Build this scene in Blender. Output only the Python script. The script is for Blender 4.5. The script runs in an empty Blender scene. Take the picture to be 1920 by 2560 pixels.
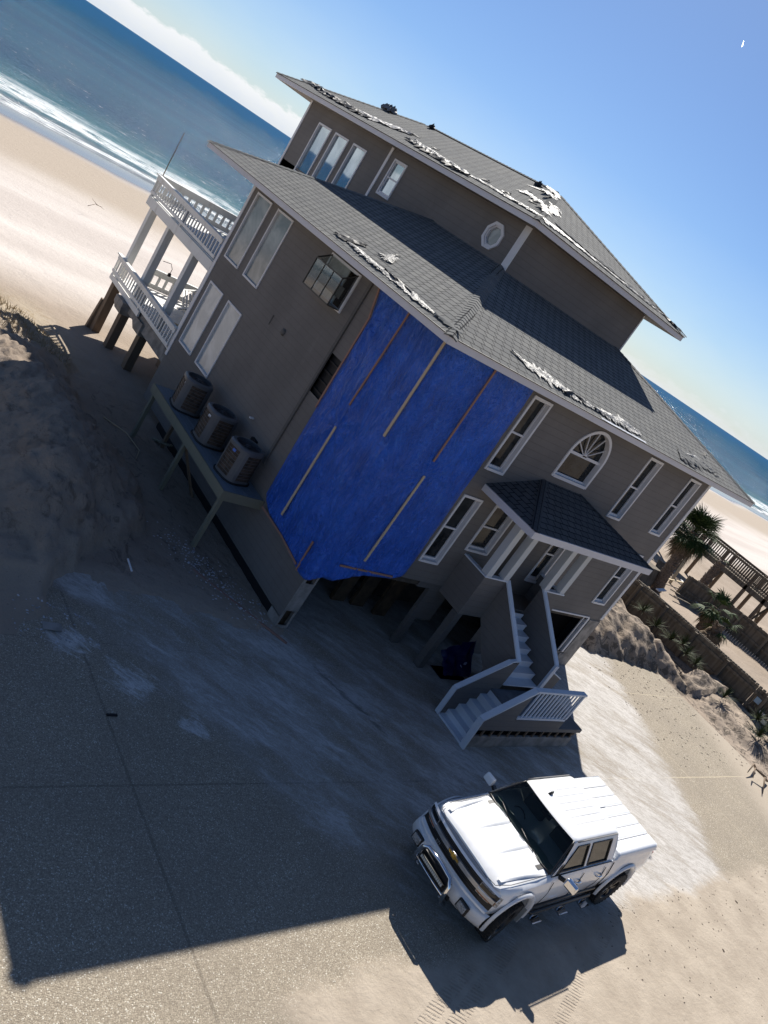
import bpy, bmesh, math, random
from mathutils import Vector, Matrix, noise
random.seed(7)
SC = bpy.context.scene
COL = SC.collection
R = math.radians
# ---------------------------------------------------------------- camera
cam_d = bpy.data.cameras.new('camera'); cam = bpy.data.objects.new('camera', cam_d); COL.objects.link(cam)
CAM = Vector((-12.6139, -12.7327, 9.7))
def cam_axes():
    pit, rol, yL = R(17.5416), R(33.9885), R(-46.9023); yR = yL + math.pi/2
    F = Vector((0, math.cos(pit), -math.sin(pit))); Rt = Vector((1, 0, 0)); D = F.cross(Rt)
    X = Rt*math.cos(rol) - D*math.sin(rol); Y = Rt*math.sin(rol) + D*math.cos(rol)
    eR = Vector((math.sin(yR), math.cos(yR), 0)); eL = Vector((math.sin(yL), math.cos(yL), 0))
    h = lambda v: Vector((v.dot(eR), v.dot(eL), v.z))
    return h(X), h(Y), h(F)
_X, _Y, _F = cam_axes()
M3 = Matrix((_X, -_Y, -_F)).transposed()
cam.matrix_world = Matrix.Translation(CAM) @ M3.to_4x4()
cam_d.sensor_fit = 'VERTICAL'; cam_d.sensor_height = 24.0; cam_d.lens = 2045.26/2560*24
cam_d.clip_start = 0.1; cam_d.clip_end = 40000
SC.camera = cam
# ---------------------------------------------------------------- light
SUN_EL, SUN_AZ = 40.3, 45.2
w = bpy.data.worlds.new('World'); SC.world = w; w.use_nodes = True
def build_world():
    nt = w.node_tree; nt.nodes.clear(); N = nt.nodes.new; L = nt.links.new
    out = N('ShaderNodeOutputWorld'); bg = N('ShaderNodeBackground'); sky = N('ShaderNodeTexSky')
    sky.sky_type = 'NISHITA'; sky.sun_disc = False
    sky.sun_elevation = R(SUN_EL); sky.sun_rotation = R(90-SUN_AZ)
    sky.altitude = 0; sky.air_density = 1.0; sky.dust_density = 0.25; sky.ozone_density = 3.0
    tc = N('ShaderNodeTexCoord'); sep = N('ShaderNodeSeparateXYZ'); L(tc.outputs['Generated'], sep.inputs[0])
    def m(op, a, b=None, c=None, clamp=False):
        n = N('ShaderNodeMath'); n.operation = op; n.use_clamp = clamp
        for i, v in enumerate((a, b, c)):
            if v is None: continue
            if isinstance(v, (int, float)): n.inputs[i].default_value = v
            else: L(v, n.inputs[i])
        return n.outputs[0]
    mp = N('ShaderNodeMapping'); L(tc.outputs['Generated'], mp.inputs[0]); mp.inputs['Scale'].default_value = (1, 1, 2.5)
    def nz(scale, det, rough=.55):
        n = N('ShaderNodeTexNoise'); n.inputs['Scale'].default_value = scale; n.inputs['Detail'].default_value = det
        n.inputs['Roughness'].default_value = rough; L(mp.outputs[0], n.inputs['Vector']); return n.outputs['Fac']
    z = sep.outputs['Z']
    n1 = nz(9, 2); n2 = nz(60, 6, .65)
    # azimuth term: the bank is higher towards +Y (left) than towards +X (right)
    az = m('SUBTRACT', sep.outputs['Y'], sep.outputs['X'])
    hgt = m('ADD', .0215, m('MULTIPLY', az, .009))
    hgt = m('ADD', hgt, m('MULTIPLY', m('SUBTRACT', n1, .5), .020))
    hgt = m('ADD', hgt, m('MULTIPLY', m('SUBTRACT', n2, .5), .022))
    d = m('SUBTRACT', hgt, z)
    sharp = m('ADD', .006, m('MULTIPLY', m('SUBTRACT', .35, az, clamp=True), .03))
    mask = m('MULTIPLY', m('DIVIDE', m('ADD', d, .001), sharp, clamp=True), 1.0, clamp=True)
    # thin veil above, density varies
    veil = m('MULTIPLY', m('SUBTRACT', 1.0, m('DIVIDE', z, .16), clamp=True), m('MULTIPLY', nz(7, 4), .42), clamp=True)
    mask2 = m('MAXIMUM', m('MULTIPLY', mask, m('ADD', .70, m('MULTIPLY', n2, .40))), veil, clamp=True)
    mix = N('ShaderNodeMix'); mix.data_type = 'RGBA'; 
    tint = N('ShaderNodeMix'); tint.data_type = 'RGBA'; tint.blend_type = 'MULTIPLY'; tint.inputs[0].default_value = 1.0
    tr = N('ShaderNodeMapRange'); tr.inputs[1].default_value = 0.0; tr.inputs[2].default_value = .35; L(z, tr.inputs[0])
    tc2 = N('ShaderNodeMix'); tc2.data_type = 'RGBA'; L(tr.outputs[0], tc2.inputs[0]); tc2.inputs[6].default_value = (.72, .90, 1.20, 1); tc2.inputs[7].default_value = (.74, .89, 1.12, 1)
    tz = N('ShaderNodeMapRange'); tz.inputs[1].default_value = .38; tz.inputs[2].default_value = .75; L(z, tz.inputs[0])
    tc3 = N('ShaderNodeMix'); tc3.data_type = 'RGBA'; L(tz.outputs[0], tc3.inputs[0]); L(tc2.outputs[2], tc3.inputs[6]); tc3.inputs[7].default_value = (.95, .95, 1.02, 1)
    L(sky.outputs[0], tint.inputs[6]); L(tc3.outputs[2], tint.inputs[7])
    L(mask2, mix.inputs[0]); L(tint.outputs[2], mix.inputs[6])
    shade = N('ShaderNodeMix'); shade.data_type = 'RGBA'
    L(m('DIVIDE', d, .03, clamp=True), shade.inputs[0]); shade.inputs[6].default_value = (12.5, 12.5, 12.6, 1); shade.inputs[7].default_value = (9.0, 9.8, 11.0, 1)
    L(shade.outputs[2], mix.inputs[7]); L(mix.outputs[2], bg.inputs[0]); bg.inputs[1].default_value = 0.05
    L(bg.outputs[0], out.inputs[0])
build_world()
sd = bpy.data.lights.new('sun', 'SUN'); sun = bpy.data.objects.new('sun', sd); COL.objects.link(sun)
sd.energy = 5.0; sd.angle = R(0.5); sd.color = (1.0, .955, .88)
SUND = Vector((math.cos(R(SUN_EL))*math.cos(R(SUN_AZ)), math.cos(R(SUN_EL))*math.sin(R(SUN_AZ)), math.sin(R(SUN_EL))))
sun.rotation_euler = SUND.to_track_quat('Z', 'Y').to_euler(); sun.location = (20, 20, 40)
vs = SC.view_settings; vs.view_transform = 'Standard'; vs.look = 'None'; vs.exposure = 0.68; vs.gamma = 1; vs.use_curve_mapping = False
# ---------------------------------------------------------------- helpers
def tag(o, label=None, cat=None, group=None, kind=None):
    if label: o['label'] = label
    if cat: o['category'] = cat
    if group: o['group'] = group
    if kind: o['kind'] = kind
    return o
def thing(name, label, cat, loc=(0, 0, 0), group=None, rz=0):
    o = bpy.data.objects.new(name, None); COL.objects.link(o); o.location = loc; o.rotation_euler = (0, 0, rz)
    o.empty_display_size = .2
    bpy.context.view_layer.update()
    return tag(o, label, cat, group)
class MB:
    def __init__(s): s.v = []; s.f = []; s.uv = {}; s.sm = set()
    def pts(s, ps):
        i = len(s.v); s.v += [tuple(p) for p in ps]; return list(range(i, i+len(ps)))
    def poly(s, ps, uv=None, smooth=False):
        i = s.pts(ps); s.f.append(i)
        if uv: s.uv[len(s.f)-1] = uv
        if smooth: s.sm.add(len(s.f)-1)
        return s
    def hexa(s, p):  # 8 points bottom 0-3, top 4-7 ccw
        b = s.pts(p)
        for q in ((3, 2, 1, 0), (4, 5, 6, 7), (0, 1, 5, 4), (1, 2, 6, 5), (2, 3, 7, 6), (3, 0, 4, 7)): s.f.append([b[k] for k in q])
        return s
    def box(s, x0, x1, y0, y1, z0, z1):
        return s.hexa([(x0, y0, z0), (x1, y0, z0), (x1, y1, z0), (x0, y1, z0), (x0, y0, z1), (x1, y0, z1), (x1, y1, z1), (x0, y1, z1)])
    def beam(s, p, q, w_, h_, up=(0, 0, 1)):
        p = Vector(p); q = Vector(q); d = (q-p)
        if d.length < 1e-6: return s
        d.normalize(); u = Vector(up)
        sd_ = d.cross(u)
        if sd_.length < 1e-3: sd_ = d.cross(Vector((1, 0, 0)))
        sd_.normalize(); u = sd_.cross(d).normalized()
        a = sd_*w_/2; b = u*h_/2
        return s.hexa([p-a-b, q-a-b, q+a-b, p+a-b, p-a+b, q-a+b, q+a+b, p+a+b])
    def tube(s, P, r, n=8, cap=True, smooth=True):
        P = [Vector(p) for p in P]; rr = r if isinstance(r, (list, tuple)) else [r]*len(P)
        rings = []; prev = None
        for i, p in enumerate(P):
            d = (P[min(i+1, len(P)-1)]-P[max(i-1, 0)]); d.normalize()
            a = prev if prev is not None else (Vector((0, 0, 1)) if abs(d.z) < .9 else Vector((1, 0, 0)))
            b = d.cross(a); b.normalize(); a = b.cross(d); a.normalize(); prev = a
            rings.append(s.pts([p+(a*math.cos(2*math.pi*k/n)+b*math.sin(2*math.pi*k/n))*rr[i] for k in range(n)]))
        for i in range(len(P)-1):
            for k in range(n):
                s.f.append([rings[i][k], rings[i][(k+1) % n], rings[i+1][(k+1) % n], rings[i+1][k]])
                if smooth: s.sm.add(len(s.f)-1)
        if cap: s.f.append(rings[0][::-1]); s.f.append(rings[-1][:])
        return s
    def lathe(s, c, prof, n=24, axis='z', smooth=True, a0=0, a1=2*math.pi):
        # prof list of (r, h)
        full = abs(a1-a0-2*math.pi) < 1e-4; m_ = n if full else n+1; rings = []
        for r_, h_ in prof:
            ps = []
            for k in range(m_):
                t = a0+(a1-a0)*k/n; ca, sa = math.cos(t)*r_, math.sin(t)*r_
                if axis == 'z': ps.append((c[0]+ca, c[1]+sa, c[2]+h_))
                elif axis == 'y': ps.append((c[0]+ca, c[1]+h_, c[2]+sa))
                else: ps.append((c[0]+h_, c[1]+ca, c[2]+sa))
            rings.append(s.pts(ps))
        for i in range(len(prof)-1):
            for k in range(n):
                k2 = (k+1) % m_
                s.f.append([rings[i][k], rings[i][k2], rings[i+1][k2], rings[i+1][k]])
                if smooth: s.sm.add(len(s.f)-1)
        return s
    def grid(s, fn, nu, nv, smooth=True, uvf=None):
        idx = [s.pts([fn(i/nu, j/nv) for i in range(nu+1)]) for j in range(nv+1)]
        for j in range(nv):
            for i in range(nu):
                s.f.append([idx[j][i], idx[j][i+1], idx[j+1][i+1], idx[j+1][i]])
                if smooth: s.sm.add(len(s.f)-1)
        return s
    def build(s, name, mat, parent=None, bevel=0, local=False, label=None):
        me = bpy.data.meshes.new(name); V_ = s.v
        if parent is not None and not local:
            inv = parent.matrix_world.inverted() if parent.type == 'EMPTY' else parent_world(parent).inverted()
            V_ = [tuple(inv @ Vector(p)) for p in s.v]
        me.from_pydata(V_, [], s.f); me.update()
        if s.uv:
            ul = me.uv_layers.new(name='UVMap')
            for fi, uvs in s.uv.items():
                p_ = me.polygons[fi]
                for k, li in enumerate(p_.loop_indices): ul.data[li].uv = uvs[k]
        for i in s.sm: me.polygons[i].use_smooth = True
        if mat: me.materials.append(mat)
        o = bpy.data.objects.new(name, me); COL.objects.link(o)
        if parent is not None: o.parent = parent
        if bevel:
            b = o.modifiers.new('bevel', 'BEVEL'); b.width = bevel; b.segments = 2; b.limit_method = 'ANGLE'; b.angle_limit = R(40)
        if label: o['label'] = label
        return o
def parent_world(o):
    m = Matrix.Identity(4)
    while o is not None:
        if o.type == 'EMPTY': m = Matrix.LocRotScale(o.location, o.rotation_euler, o.scale) @ m
        o = o.parent
    return m
def copy_tree(o, parent=None):
    c = o.copy(); COL.objects.link(c)
    if parent is not None: c.parent = parent; c.matrix_parent_inverse = o.matrix_parent_inverse
    for ch in list(o.children): copy_tree(ch, c)
    return c
# ---------------------------------------------------------------- materials
class NT:
    def __init__(s, name):
        s.mat = bpy.data.materials.new(name); s.mat.use_nodes = True; s.t = s.mat.node_tree; s.t.nodes.clear()
        s.out = s.n('ShaderNodeOutputMaterial'); s.b = s.n('ShaderNodeBsdfPrincipled'); s.l(s.b.outputs[0], s.out.inputs[0])
        g = s.n('ShaderNodeNewGeometry'); s.P = g.outputs['Position']; s.Nrm = g.outputs['Normal']
        s._sep = None
    def n(s, t): return s.t.nodes.new(t)
    def l(s, a, b): s.t.links.new(a, b)
    def xyz(s):
        if not s._sep:
            s._sep = s.n('ShaderNodeSeparateXYZ'); s.l(s.P, s._sep.inputs[0])
        return s._sep.outputs
    def m(s, op, a, b=None, c=None, clamp=False):
        n = s.n('ShaderNodeMath'); n.operation = op; n.use_clamp = clamp
        for i, v in enumerate((a, b, c)):
            if v is None: continue
            if isinstance(v, (int, float)): n.inputs[i].default_value = v
            else: s.l(v, n.inputs[i])
        return n.outputs[0]
    def map(s, vec=None, sc=(1, 1, 1), rot=(0, 0, 0), loc=(0, 0, 0)):
        n = s.n('ShaderNodeMapping'); s.l(vec or s.P, n.inputs[0]); n.inputs['Scale'].default_value = sc
        n.inputs['Rotation'].default_value = rot; n.inputs['Location'].default_value = loc; return n.outputs[0]
    def noise(s, scale, det=4, rough=.55, vec=None, dist=0):
        n = s.n('ShaderNodeTexNoise'); n.inputs['Scale'].default_value = scale; n.inputs['Detail'].default_value = det
        n.inputs['Roughness'].default_value = rough; n.inputs['Distortion'].default_value = dist; s.l(vec or s.P, n.inputs['Vector']); return n.outputs['Fac']
    def vor(s, scale, vec=None, feat='F1', out='Distance'):
        n = s.n('ShaderNodeTexVoronoi'); n.feature = feat; n.inputs['Scale'].default_value = scale; s.l(vec or s.P, n.inputs['Vector']); return n.outputs[out]
    def ramp(s, fac, stops):
        n = s.n('ShaderNodeValToRGB'); cr = n.color_ramp
        while len(cr.elements) < len(stops): cr.elements.new(.5)
        for e, (p, c) in zip(cr.elements, stops):
            e.position = p; e.color = (c, c, c, 1) if isinstance(c, (int, float)) else (*c, 1)
        s.l(fac, n.inputs[0]); return n.outputs[0]
    def step(s, v, a, b): # smooth 0..1 from a to b
        n = s.n('ShaderNodeMapRange'); n.interpolation_type = 'SMOOTHSTEP'; n.inputs[1].default_value = a; n.inputs[2].default_value = b; s.l(v, n.inputs[0]); return n.outputs[0]
    def mix(s, f, a, b, mode='MIX'):
        n = s.n('ShaderNodeMix'); n.data_type = 'RGBA'; n.blend_type = mode
        if isinstance(f, (int, float)): n.inputs[0].default_value = f
        else: s.l(f, n.inputs[0])
        for i, v in ((6, a), (7, b)):
            if isinstance(v, tuple): n.inputs[i].default_value = (*v, 1)
            else: s.l(v, n.inputs[i])
        return n.outputs[2]
    def bump(s, h, strength=.5, dist=.02, prev=None):
        n = s.n('ShaderNodeBump'); n.inputs['Strength'].default_value = strength; n.inputs['Distance'].default_value = dist
        s.l(h, n.inputs['Height'])
        if prev: s.l(prev, n.inputs['Normal'])
        s.l(n.outputs[0], s.b.inputs['Normal']); return n.outputs[0]
    def set(s, col=None, rough=None, metal=None, spec=None, **k):
        for nm, v in (('Base Color', col), ('Roughness', rough), ('Metallic', metal), ('Specular IOR Level', spec)):
            if v is None: continue
            if isinstance(v, tuple): s.b.inputs[nm].default_value = (*v, 1)
            elif isinstance(v, (int, float)): s.b.inputs[nm].default_value = v
            else: s.l(v, s.b.inputs[nm])
        for kk, v in k.items(): s.b.inputs[kk.replace('_', ' ')].default_value = v
        return s
def simple(name, col, rough=.6, metal=0, spec=.5, nscale=0, namt=.15, bump=0, bscale=40, **k):
    s = NT(name)
    if nscale:
        f = s.noise(nscale, 5, .6)
        lo = tuple(c*(1-namt) for c in col); hi = tuple(min(1, c*(1+namt)) for c in col)
        s.set(s.mix(s.step(f, .3, .7), lo, hi), rough, metal, spec, **k)
    else: s.set(col, rough, metal, spec, **k)
    if bump: s.bump(s.noise(bscale, 4), bump, .01)
    return s.mat
def mk_siding(name='siding', c=(.165, .151, .140)):
    s = NT(name); X = s.xyz()
    big = s.noise(.55, 5, .6); fine = s.noise(3.2, 6, .65, s.map(sc=(1, 1, .35)))
    grain = s.noise(28, 3, .6, s.map(sc=(.25, .25, 3)))
    col = s.mix(s.step(big, .3, .72), tuple(v*.88 for v in c), tuple(v*1.1 for v in c))
    col = s.mix(s.m('MULTIPLY', s.step(fine, .52, .78), .35), col, tuple(v*1.3 for v in (c[0], c[1]*1.0, c[2]*1.02)))
    col = s.mix(s.m('MULTIPLY', s.step(grain, .45, .7), .25), col, tuple(v*.7 for v in c))
    lap = s.m('FRACT', s.m('DIVIDE', X[2], .19))
    ln = s.step(lap, .0, .10)
    col = s.mix(s.m('MULTIPLY', s.m('SUBTRACT', 1.0, ln), .45), col, tuple(v*.45 for v in c))
    s.set(col, .75, spec=.25)
    hb = s.m('ADD', s.m('MULTIPLY', s.m('SUBTRACT', 1.0, lap), .9), s.m('MULTIPLY', grain, .15)); s.bump(hb, .55, .02)
    return s.mat
M = {}
M['siding'] = mk_siding()
M['siding_dark'] = mk_siding('ground_siding', (.115, .108, .102))
def mk_shingle(k=1):
    s = NT('shingles'); tc = s.n('ShaderNodeTexCoord').outputs['UV']
    # slightly wavy courses
    wob = s.n('ShaderNodeTexNoise'); wob.inputs['Scale'].default_value = .9; s.l(tc, wob.inputs['Vector'])
    v = s.n('ShaderNodeVectorMath'); v.operation = 'MULTIPLY_ADD'; s.l(wob.outputs['Color'], v.inputs[0]); v.inputs[1].default_value = (.035, .035, 0); s.l(tc, v.inputs[2])
    b = s.n('ShaderNodeTexBrick'); s.l(v.outputs[0], b.inputs['Vector']); b.inputs['Scale'].default_value = 1
    b.inputs['Brick Width'].default_value = .33; b.inputs['Row Height'].default_value = .21; b.inputs['Mortar Size'].default_value = .017; b.inputs['Mortar Smooth'].default_value = .2
    b.inputs['Color1'].default_value = (.165, .167, .165, 1); b.inputs['Color2'].default_value = (.22, .22, .21, 1); b.inputs['Mortar'].default_value = (.018, .018, .02, 1); b.inputs['Bias'].default_value = .1
    big = s.noise(.8, 4); gr = s.noise(120, 2, .7); st = s.noise(2.5, 5, .6)
    c = s.mix(s.m('MULTIPLY', s.step(big, .35, .7), .3), b.outputs['Color'], (.14, .145, .15))
    c = s.mix(s.m('MULTIPLY', s.step(st, .55, .75), .25), c, (.3, .29, .27))
    c = s.mix(s.m('MULTIPLY', gr, .3), c, (.1, .1, .1))
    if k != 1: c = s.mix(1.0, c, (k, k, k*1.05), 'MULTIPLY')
    s.set(c, .95, spec=.08); h = s.m('SUBTRACT', 1.0, b.outputs['Fac']); s.bump(s.m('ADD', h, s.m('MULTIPLY', gr, .3)), .6, .015)
    return s.mat
M['shingle'] = mk_shingle(); M['porchshingle'] = mk_shingle(.55)  # porch copy darkened and blued, painting in the shade it lies under
def mk_weathered(name, col, dark, amt=.35, sc=3, rough=.55):
    s = NT(name); n1 = s.noise(sc, 6, .65, s.map(sc=(1, 1, .3))); n2 = s.noise(sc*9, 4, .6)
    c = s.mix(s.m('MULTIPLY', s.step(n1, .5, .8), amt), col, dark)
    if 'fence' in name: c = s.mix(s.m('MULTIPLY', s.step(s.noise(1, 2, .5, s.map(sc=(6, 6, .15))), .42, .6), .55), c, dark)
    c = s.mix(s.m('MULTIPLY', s.step(n2, .6, .8), amt*.6), c, dark)
    s.set(c, rough, spec=.35); s.bump(n2, .12, .01); return s.mat
M['trim'] = mk_weathered('white_trim', (.66, .65, .66), (.40, .38, .36), .3)
M['fascia'] = mk_weathered('fascia_paint', (.60, .585, .60), (.40, .38, .36), .25)
M['stairpaint'] = mk_weathered('stair_paint', (.60, .64, .70), (.34, .36, .4), .3)
M['deckwhite'] = mk_weathered('deck_paint', (.70, .69, .66), (.30, .25, .2), .45)
M['porchpost'] = mk_weathered('post_paint', (.55, .56, .56), (.35, .35, .34), .35)
M['soffit'] = simple('soffit', (.16, .14, .12), .8)
M['wood'] = mk_weathered('pile_timber', (.19, .135, .09), (.07, .05, .04), .6, 4, .85)
M['paletimber'] = mk_weathered('new_timber', (.48, .38, .24), (.3, .22, .13), .5, 5, .8)
M['greentimber'] = mk_weathered('treated_timber', (.20, .19, .14), (.11, .10, .08), .5, 4, .8)
M['platdeck'] = mk_weathered('stand_boards', (.15, .18, .21), (.08, .09, .10), .5, 5, .6)
M['fencewood'] = mk_weathered('fence_timber', (.175, .145, .11), (.07, .055, .042), .7, 3, .95)
M['lath'] = mk_weathered('weathered_lath', (.30, .17, .13), (.14, .08, .07), .6, 6, .9)
M['lathpale'] = mk_weathered('pale_lath', (.52, .42, .29), (.3, .22, .15), .4, 6, .85)
M['dark'] = simple('dark_void', (.006, .006, .007), .95, spec=.05)
M['black'] = simple('gap_shade_black', (.012, .012, .014), .6, spec=.3)
M['concrete'] = simple('concrete', (.24, .22, .2), .9, nscale=3, namt=.3, bump=.3)
M['under'] = simple('underside', (.07, .055, .04), .9, nscale=2, namt=.5)
M['brownboard'] = simple('brown_board', (.055, .035, .018), .85, nscale=4, namt=.5)
def mk_foil():
    s = NT('torn_underlayment'); n = s.noise(16, 6, .75, dist=2.0); c = s.ramp(n, [(.38, (.03, .03, .03)), (.48, (.15, .148, .145)), (.6, (.17, .167, .163)), (.78, (.30, .29, .285))])
    s.set(c, .5, spec=.4); s.bump(s.noise(16, 5, .6, dist=2), .7, .03); return s.mat
M['foil'] = mk_foil()
def mk_glass(name, col, rough=.04, noise_amt=0, col2=None, sc=1.5, spec=.6):
    s = NT(name)
    if col2:
        f = s.noise(sc, 5, .6, dist=.6); s.set(s.mix(s.step(f, .35, .65), col, col2), rough, spec=spec)
    else: s.set(col, rough, spec=spec)
    s.bump(s.noise(1.7, 1), .03, .02)
    return s.mat
M['glass'] = mk_glass('window_glass', (.010, .012, .013), .08, col2=(.03, .033, .034), sc=4, spec=.28)
M['glassblind'] = mk_glass('blind_glass', (.20, .23, .235), .12, col2=(.40, .42, .41), sc=.9, spec=.7)  # blind grey, with reflected cloud shapes painted in as paler noise
M['glasslow'] = mk_glass('blind_glass_low', (.34, .37, .38), .12, col2=(.56, .58, .57), sc=.9, spec=.7)  # lower row: lighter blinds, cloud reflection again painted into the colour
M['glassup'] = mk_glass('reflecting_glass', (.36, .42, .46), .03, col2=(.5, .56, .6), sc=1, spec=1.0); M['glassup'].node_tree.nodes['Principled BSDF'].inputs['Metallic'].default_value = .8
def mk_tarp():
    s = NT('blue_tarp'); n = s.noise(1.1, 5, .6); weave = s.noise(90, 2, .5)
    wr = s.noise(2.2, 5, .62, s.map(sc=(1.4, 1.4, .45)), dist=2.2)
    c = s.mix(s.step(n, .3, .7), (.014, .105, .57), (.028, .16, .78))
    c = s.mix(s.m('MULTIPLY', s.step(wr, .52, .72), .35), c, (.05, .20, .80)); st_ = s.noise(3.2, 5, .7, s.map(s.map(rot=(R(20), R(25), 0)), sc=(1.6, 1.6, .28)), 1.2); c = s.mix(s.m('MULTIPLY', s.step(st_, .56, .68), .5), c, (.08, .26, .85)); c = s.mix(s.m('MULTIPLY', s.step(st_, .42, .34), .4), c, (.008, .045, .27))  # pale and dark streaks paint in light and shade of the folds
    c = s.mix(s.m('MULTIPLY', weave, .12), c, (.03, .05, .15))
    s.set(c, .30, spec=.6)
    h = s.m('ADD', wr, s.m('MULTIPLY', s.noise(7, 4, .6, dist=2.5), .35)); s.bump(h, .9, .28); return s.mat
M['tarp'] = mk_tarp()
# ---------------------------------------------------------------- terrain
def sst(a, b, x):
    t = max(0, min(1, (x-a)/(b-a))); return t*t*(3-2*t)
def nz(x, y, s, z=0): return noise.noise(Vector((x*s, y*s, z)))
def fbm(x, y, s, o=4):
    a = 0; k = 1
    for i in range(o): a += noise.noise(Vector((x*s*2**i, y*s*2**i, i*7.3)))*k; k *= .5
    return a
def toe_left(y):  # x of the dune's foot as a function of y
    P = [(-2, -6.6), (.1, -5.6), (1.2, -4.6), (3.2, -2.3), (5.25, -1.75), (7.1, -2.3), (8.5, -2.6), (10.9, -2.2), (12.4, -1.9), (13.5, -2.0), (15.2, -2.9), (16.2, -3.9), (18, -5.5), (22, -9)]
    if y <= P[0][0]: return P[0][1]-(P[0][0]-y)*1.2
    for (a, b), (c, d) in zip(P, P[1:]):
        if y <= c: return b+(d-b)*(y-a)/(c-a)
    return -9-(y-22)*1.5
def toe_right(x):  # y of the mound's foot as a function of x
    P = [(12.9, 2.4), (14, 1.9), (15.8, 1.3), (17, .85), (18.5, .7), (19.65, .42), (21.2, .1), (21.9, -1.4)]
    if x <= P[0][0]: return 2.4
    for (a, b), (c, d) in zip(P, P[1:]):
        if x <= c: return b+(d-b)*(x-a)/(c-a)
    return None
def H(x, y):
    z = -.03
    if y > 12: z -= (1-math.exp(-(y-12)/40))*1.35*sst(12, 20, y) + max(0, y-17)*.018
    n = fbm(x, y, .45)*.5+.0
    # left dune
    t = toe_left(y)-x + fbm(x+9, y, 1.1, 3)*.35
    if t > 0 and y > -6:
        amp = sst(-3, 2.5, y+fbm(x, 3, .45, 3)*1.6)*(1-.48*sst(7.5, 13, y))*sst(21, 15.5, y)
        top = 1.5*amp*(1-.5*sst(-5.2, -6.8, x)*sst(13, 10, y))
        hh = top*(.30*sst(0, .5, t)+.50*sst(.2, 2.4, t)+.20*sst(1.6, 3.6, t))
        hh += (fbm(x, y, 1.1, 5)*.15 + abs(fbm(x*1.3-y*.5, y, 2.3, 4))*.15+fbm(x, y, 5.0, 3)*.045)*sst(0, .9, t)*min(1, amp*1.2)
        # gully ridge
        hh += .35*math.exp(-((x+4.6)**2)/.5-((y-6.2)**2)/9)*amp
        z = max(z, z+hh)
    if -9 < x < .2 and -1.2 < y < 12.5:  # sand drifted against the side wall
        e = (y+.25+(x+1)*.28)*.9+fbm(x, y, 1.4, 4)*.35
        if e > 0: z = max(z, .0+.05*sst(0, .5, e)*sst(12.5, 11, y)+fbm(x, y, 2.5, 3)*.02*sst(.2, 1, e))
    # right bank
    if x > 12.6 and -14 < y < 22:
        ty = toe_right(x)
        if ty is not None: d = (y-ty)*.9
        else: d = -1
        edge = 21.75 + (y+1.4)*.12 if y < -1.4 else 21.9
        d2 = x-edge if y < .6 else -1
        d = max(d, d2 if y < .1 else d)
        d += fbm(x, y+30, 1.3, 5)*.30
        if d > 0:
            k = sst(14, 10, y) if y > 10 else 1
            topn = (1.25 if x < 21 else .62) + fbm(x, y, .5, 3)*.3
            if x < 21: topn *= sst(27.5, 21, x)*.0+1
            prof = .62*sst(0, .7, d)+.38*sst(.5, 1.9, d)
            if y < -1: topn = .38; prof = sst(0, 1.6, d)
            ero = (fbm(x*1.0, y*1.0, 1.1, 3)*.16 + fbm(x, y, 3.0, 4)*.06+fbm(x, y, 9.0, 2)*.02)*sst(0, .4, d)*sst(5.5, 2.0, d)
            fade = 1-.75*sst(4.5, 8, d)*0
            z += max(0, topn*prof+ero)*k*fade
            if x > 25.9: z -= 1.25*sst(25.9, 26.6, x)*k*0
    # beyond the fence the sand lies lower
    if x > 25.8 and y < 22: z = min(z, -.05) + fbm(x, y, .3, 3)*.08
    if not (-12.5 < x < 21.2 and -15 < y < 8): z += fbm(x, y, .8, 3)*.035*sst(60, 30, y)
    return z
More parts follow.
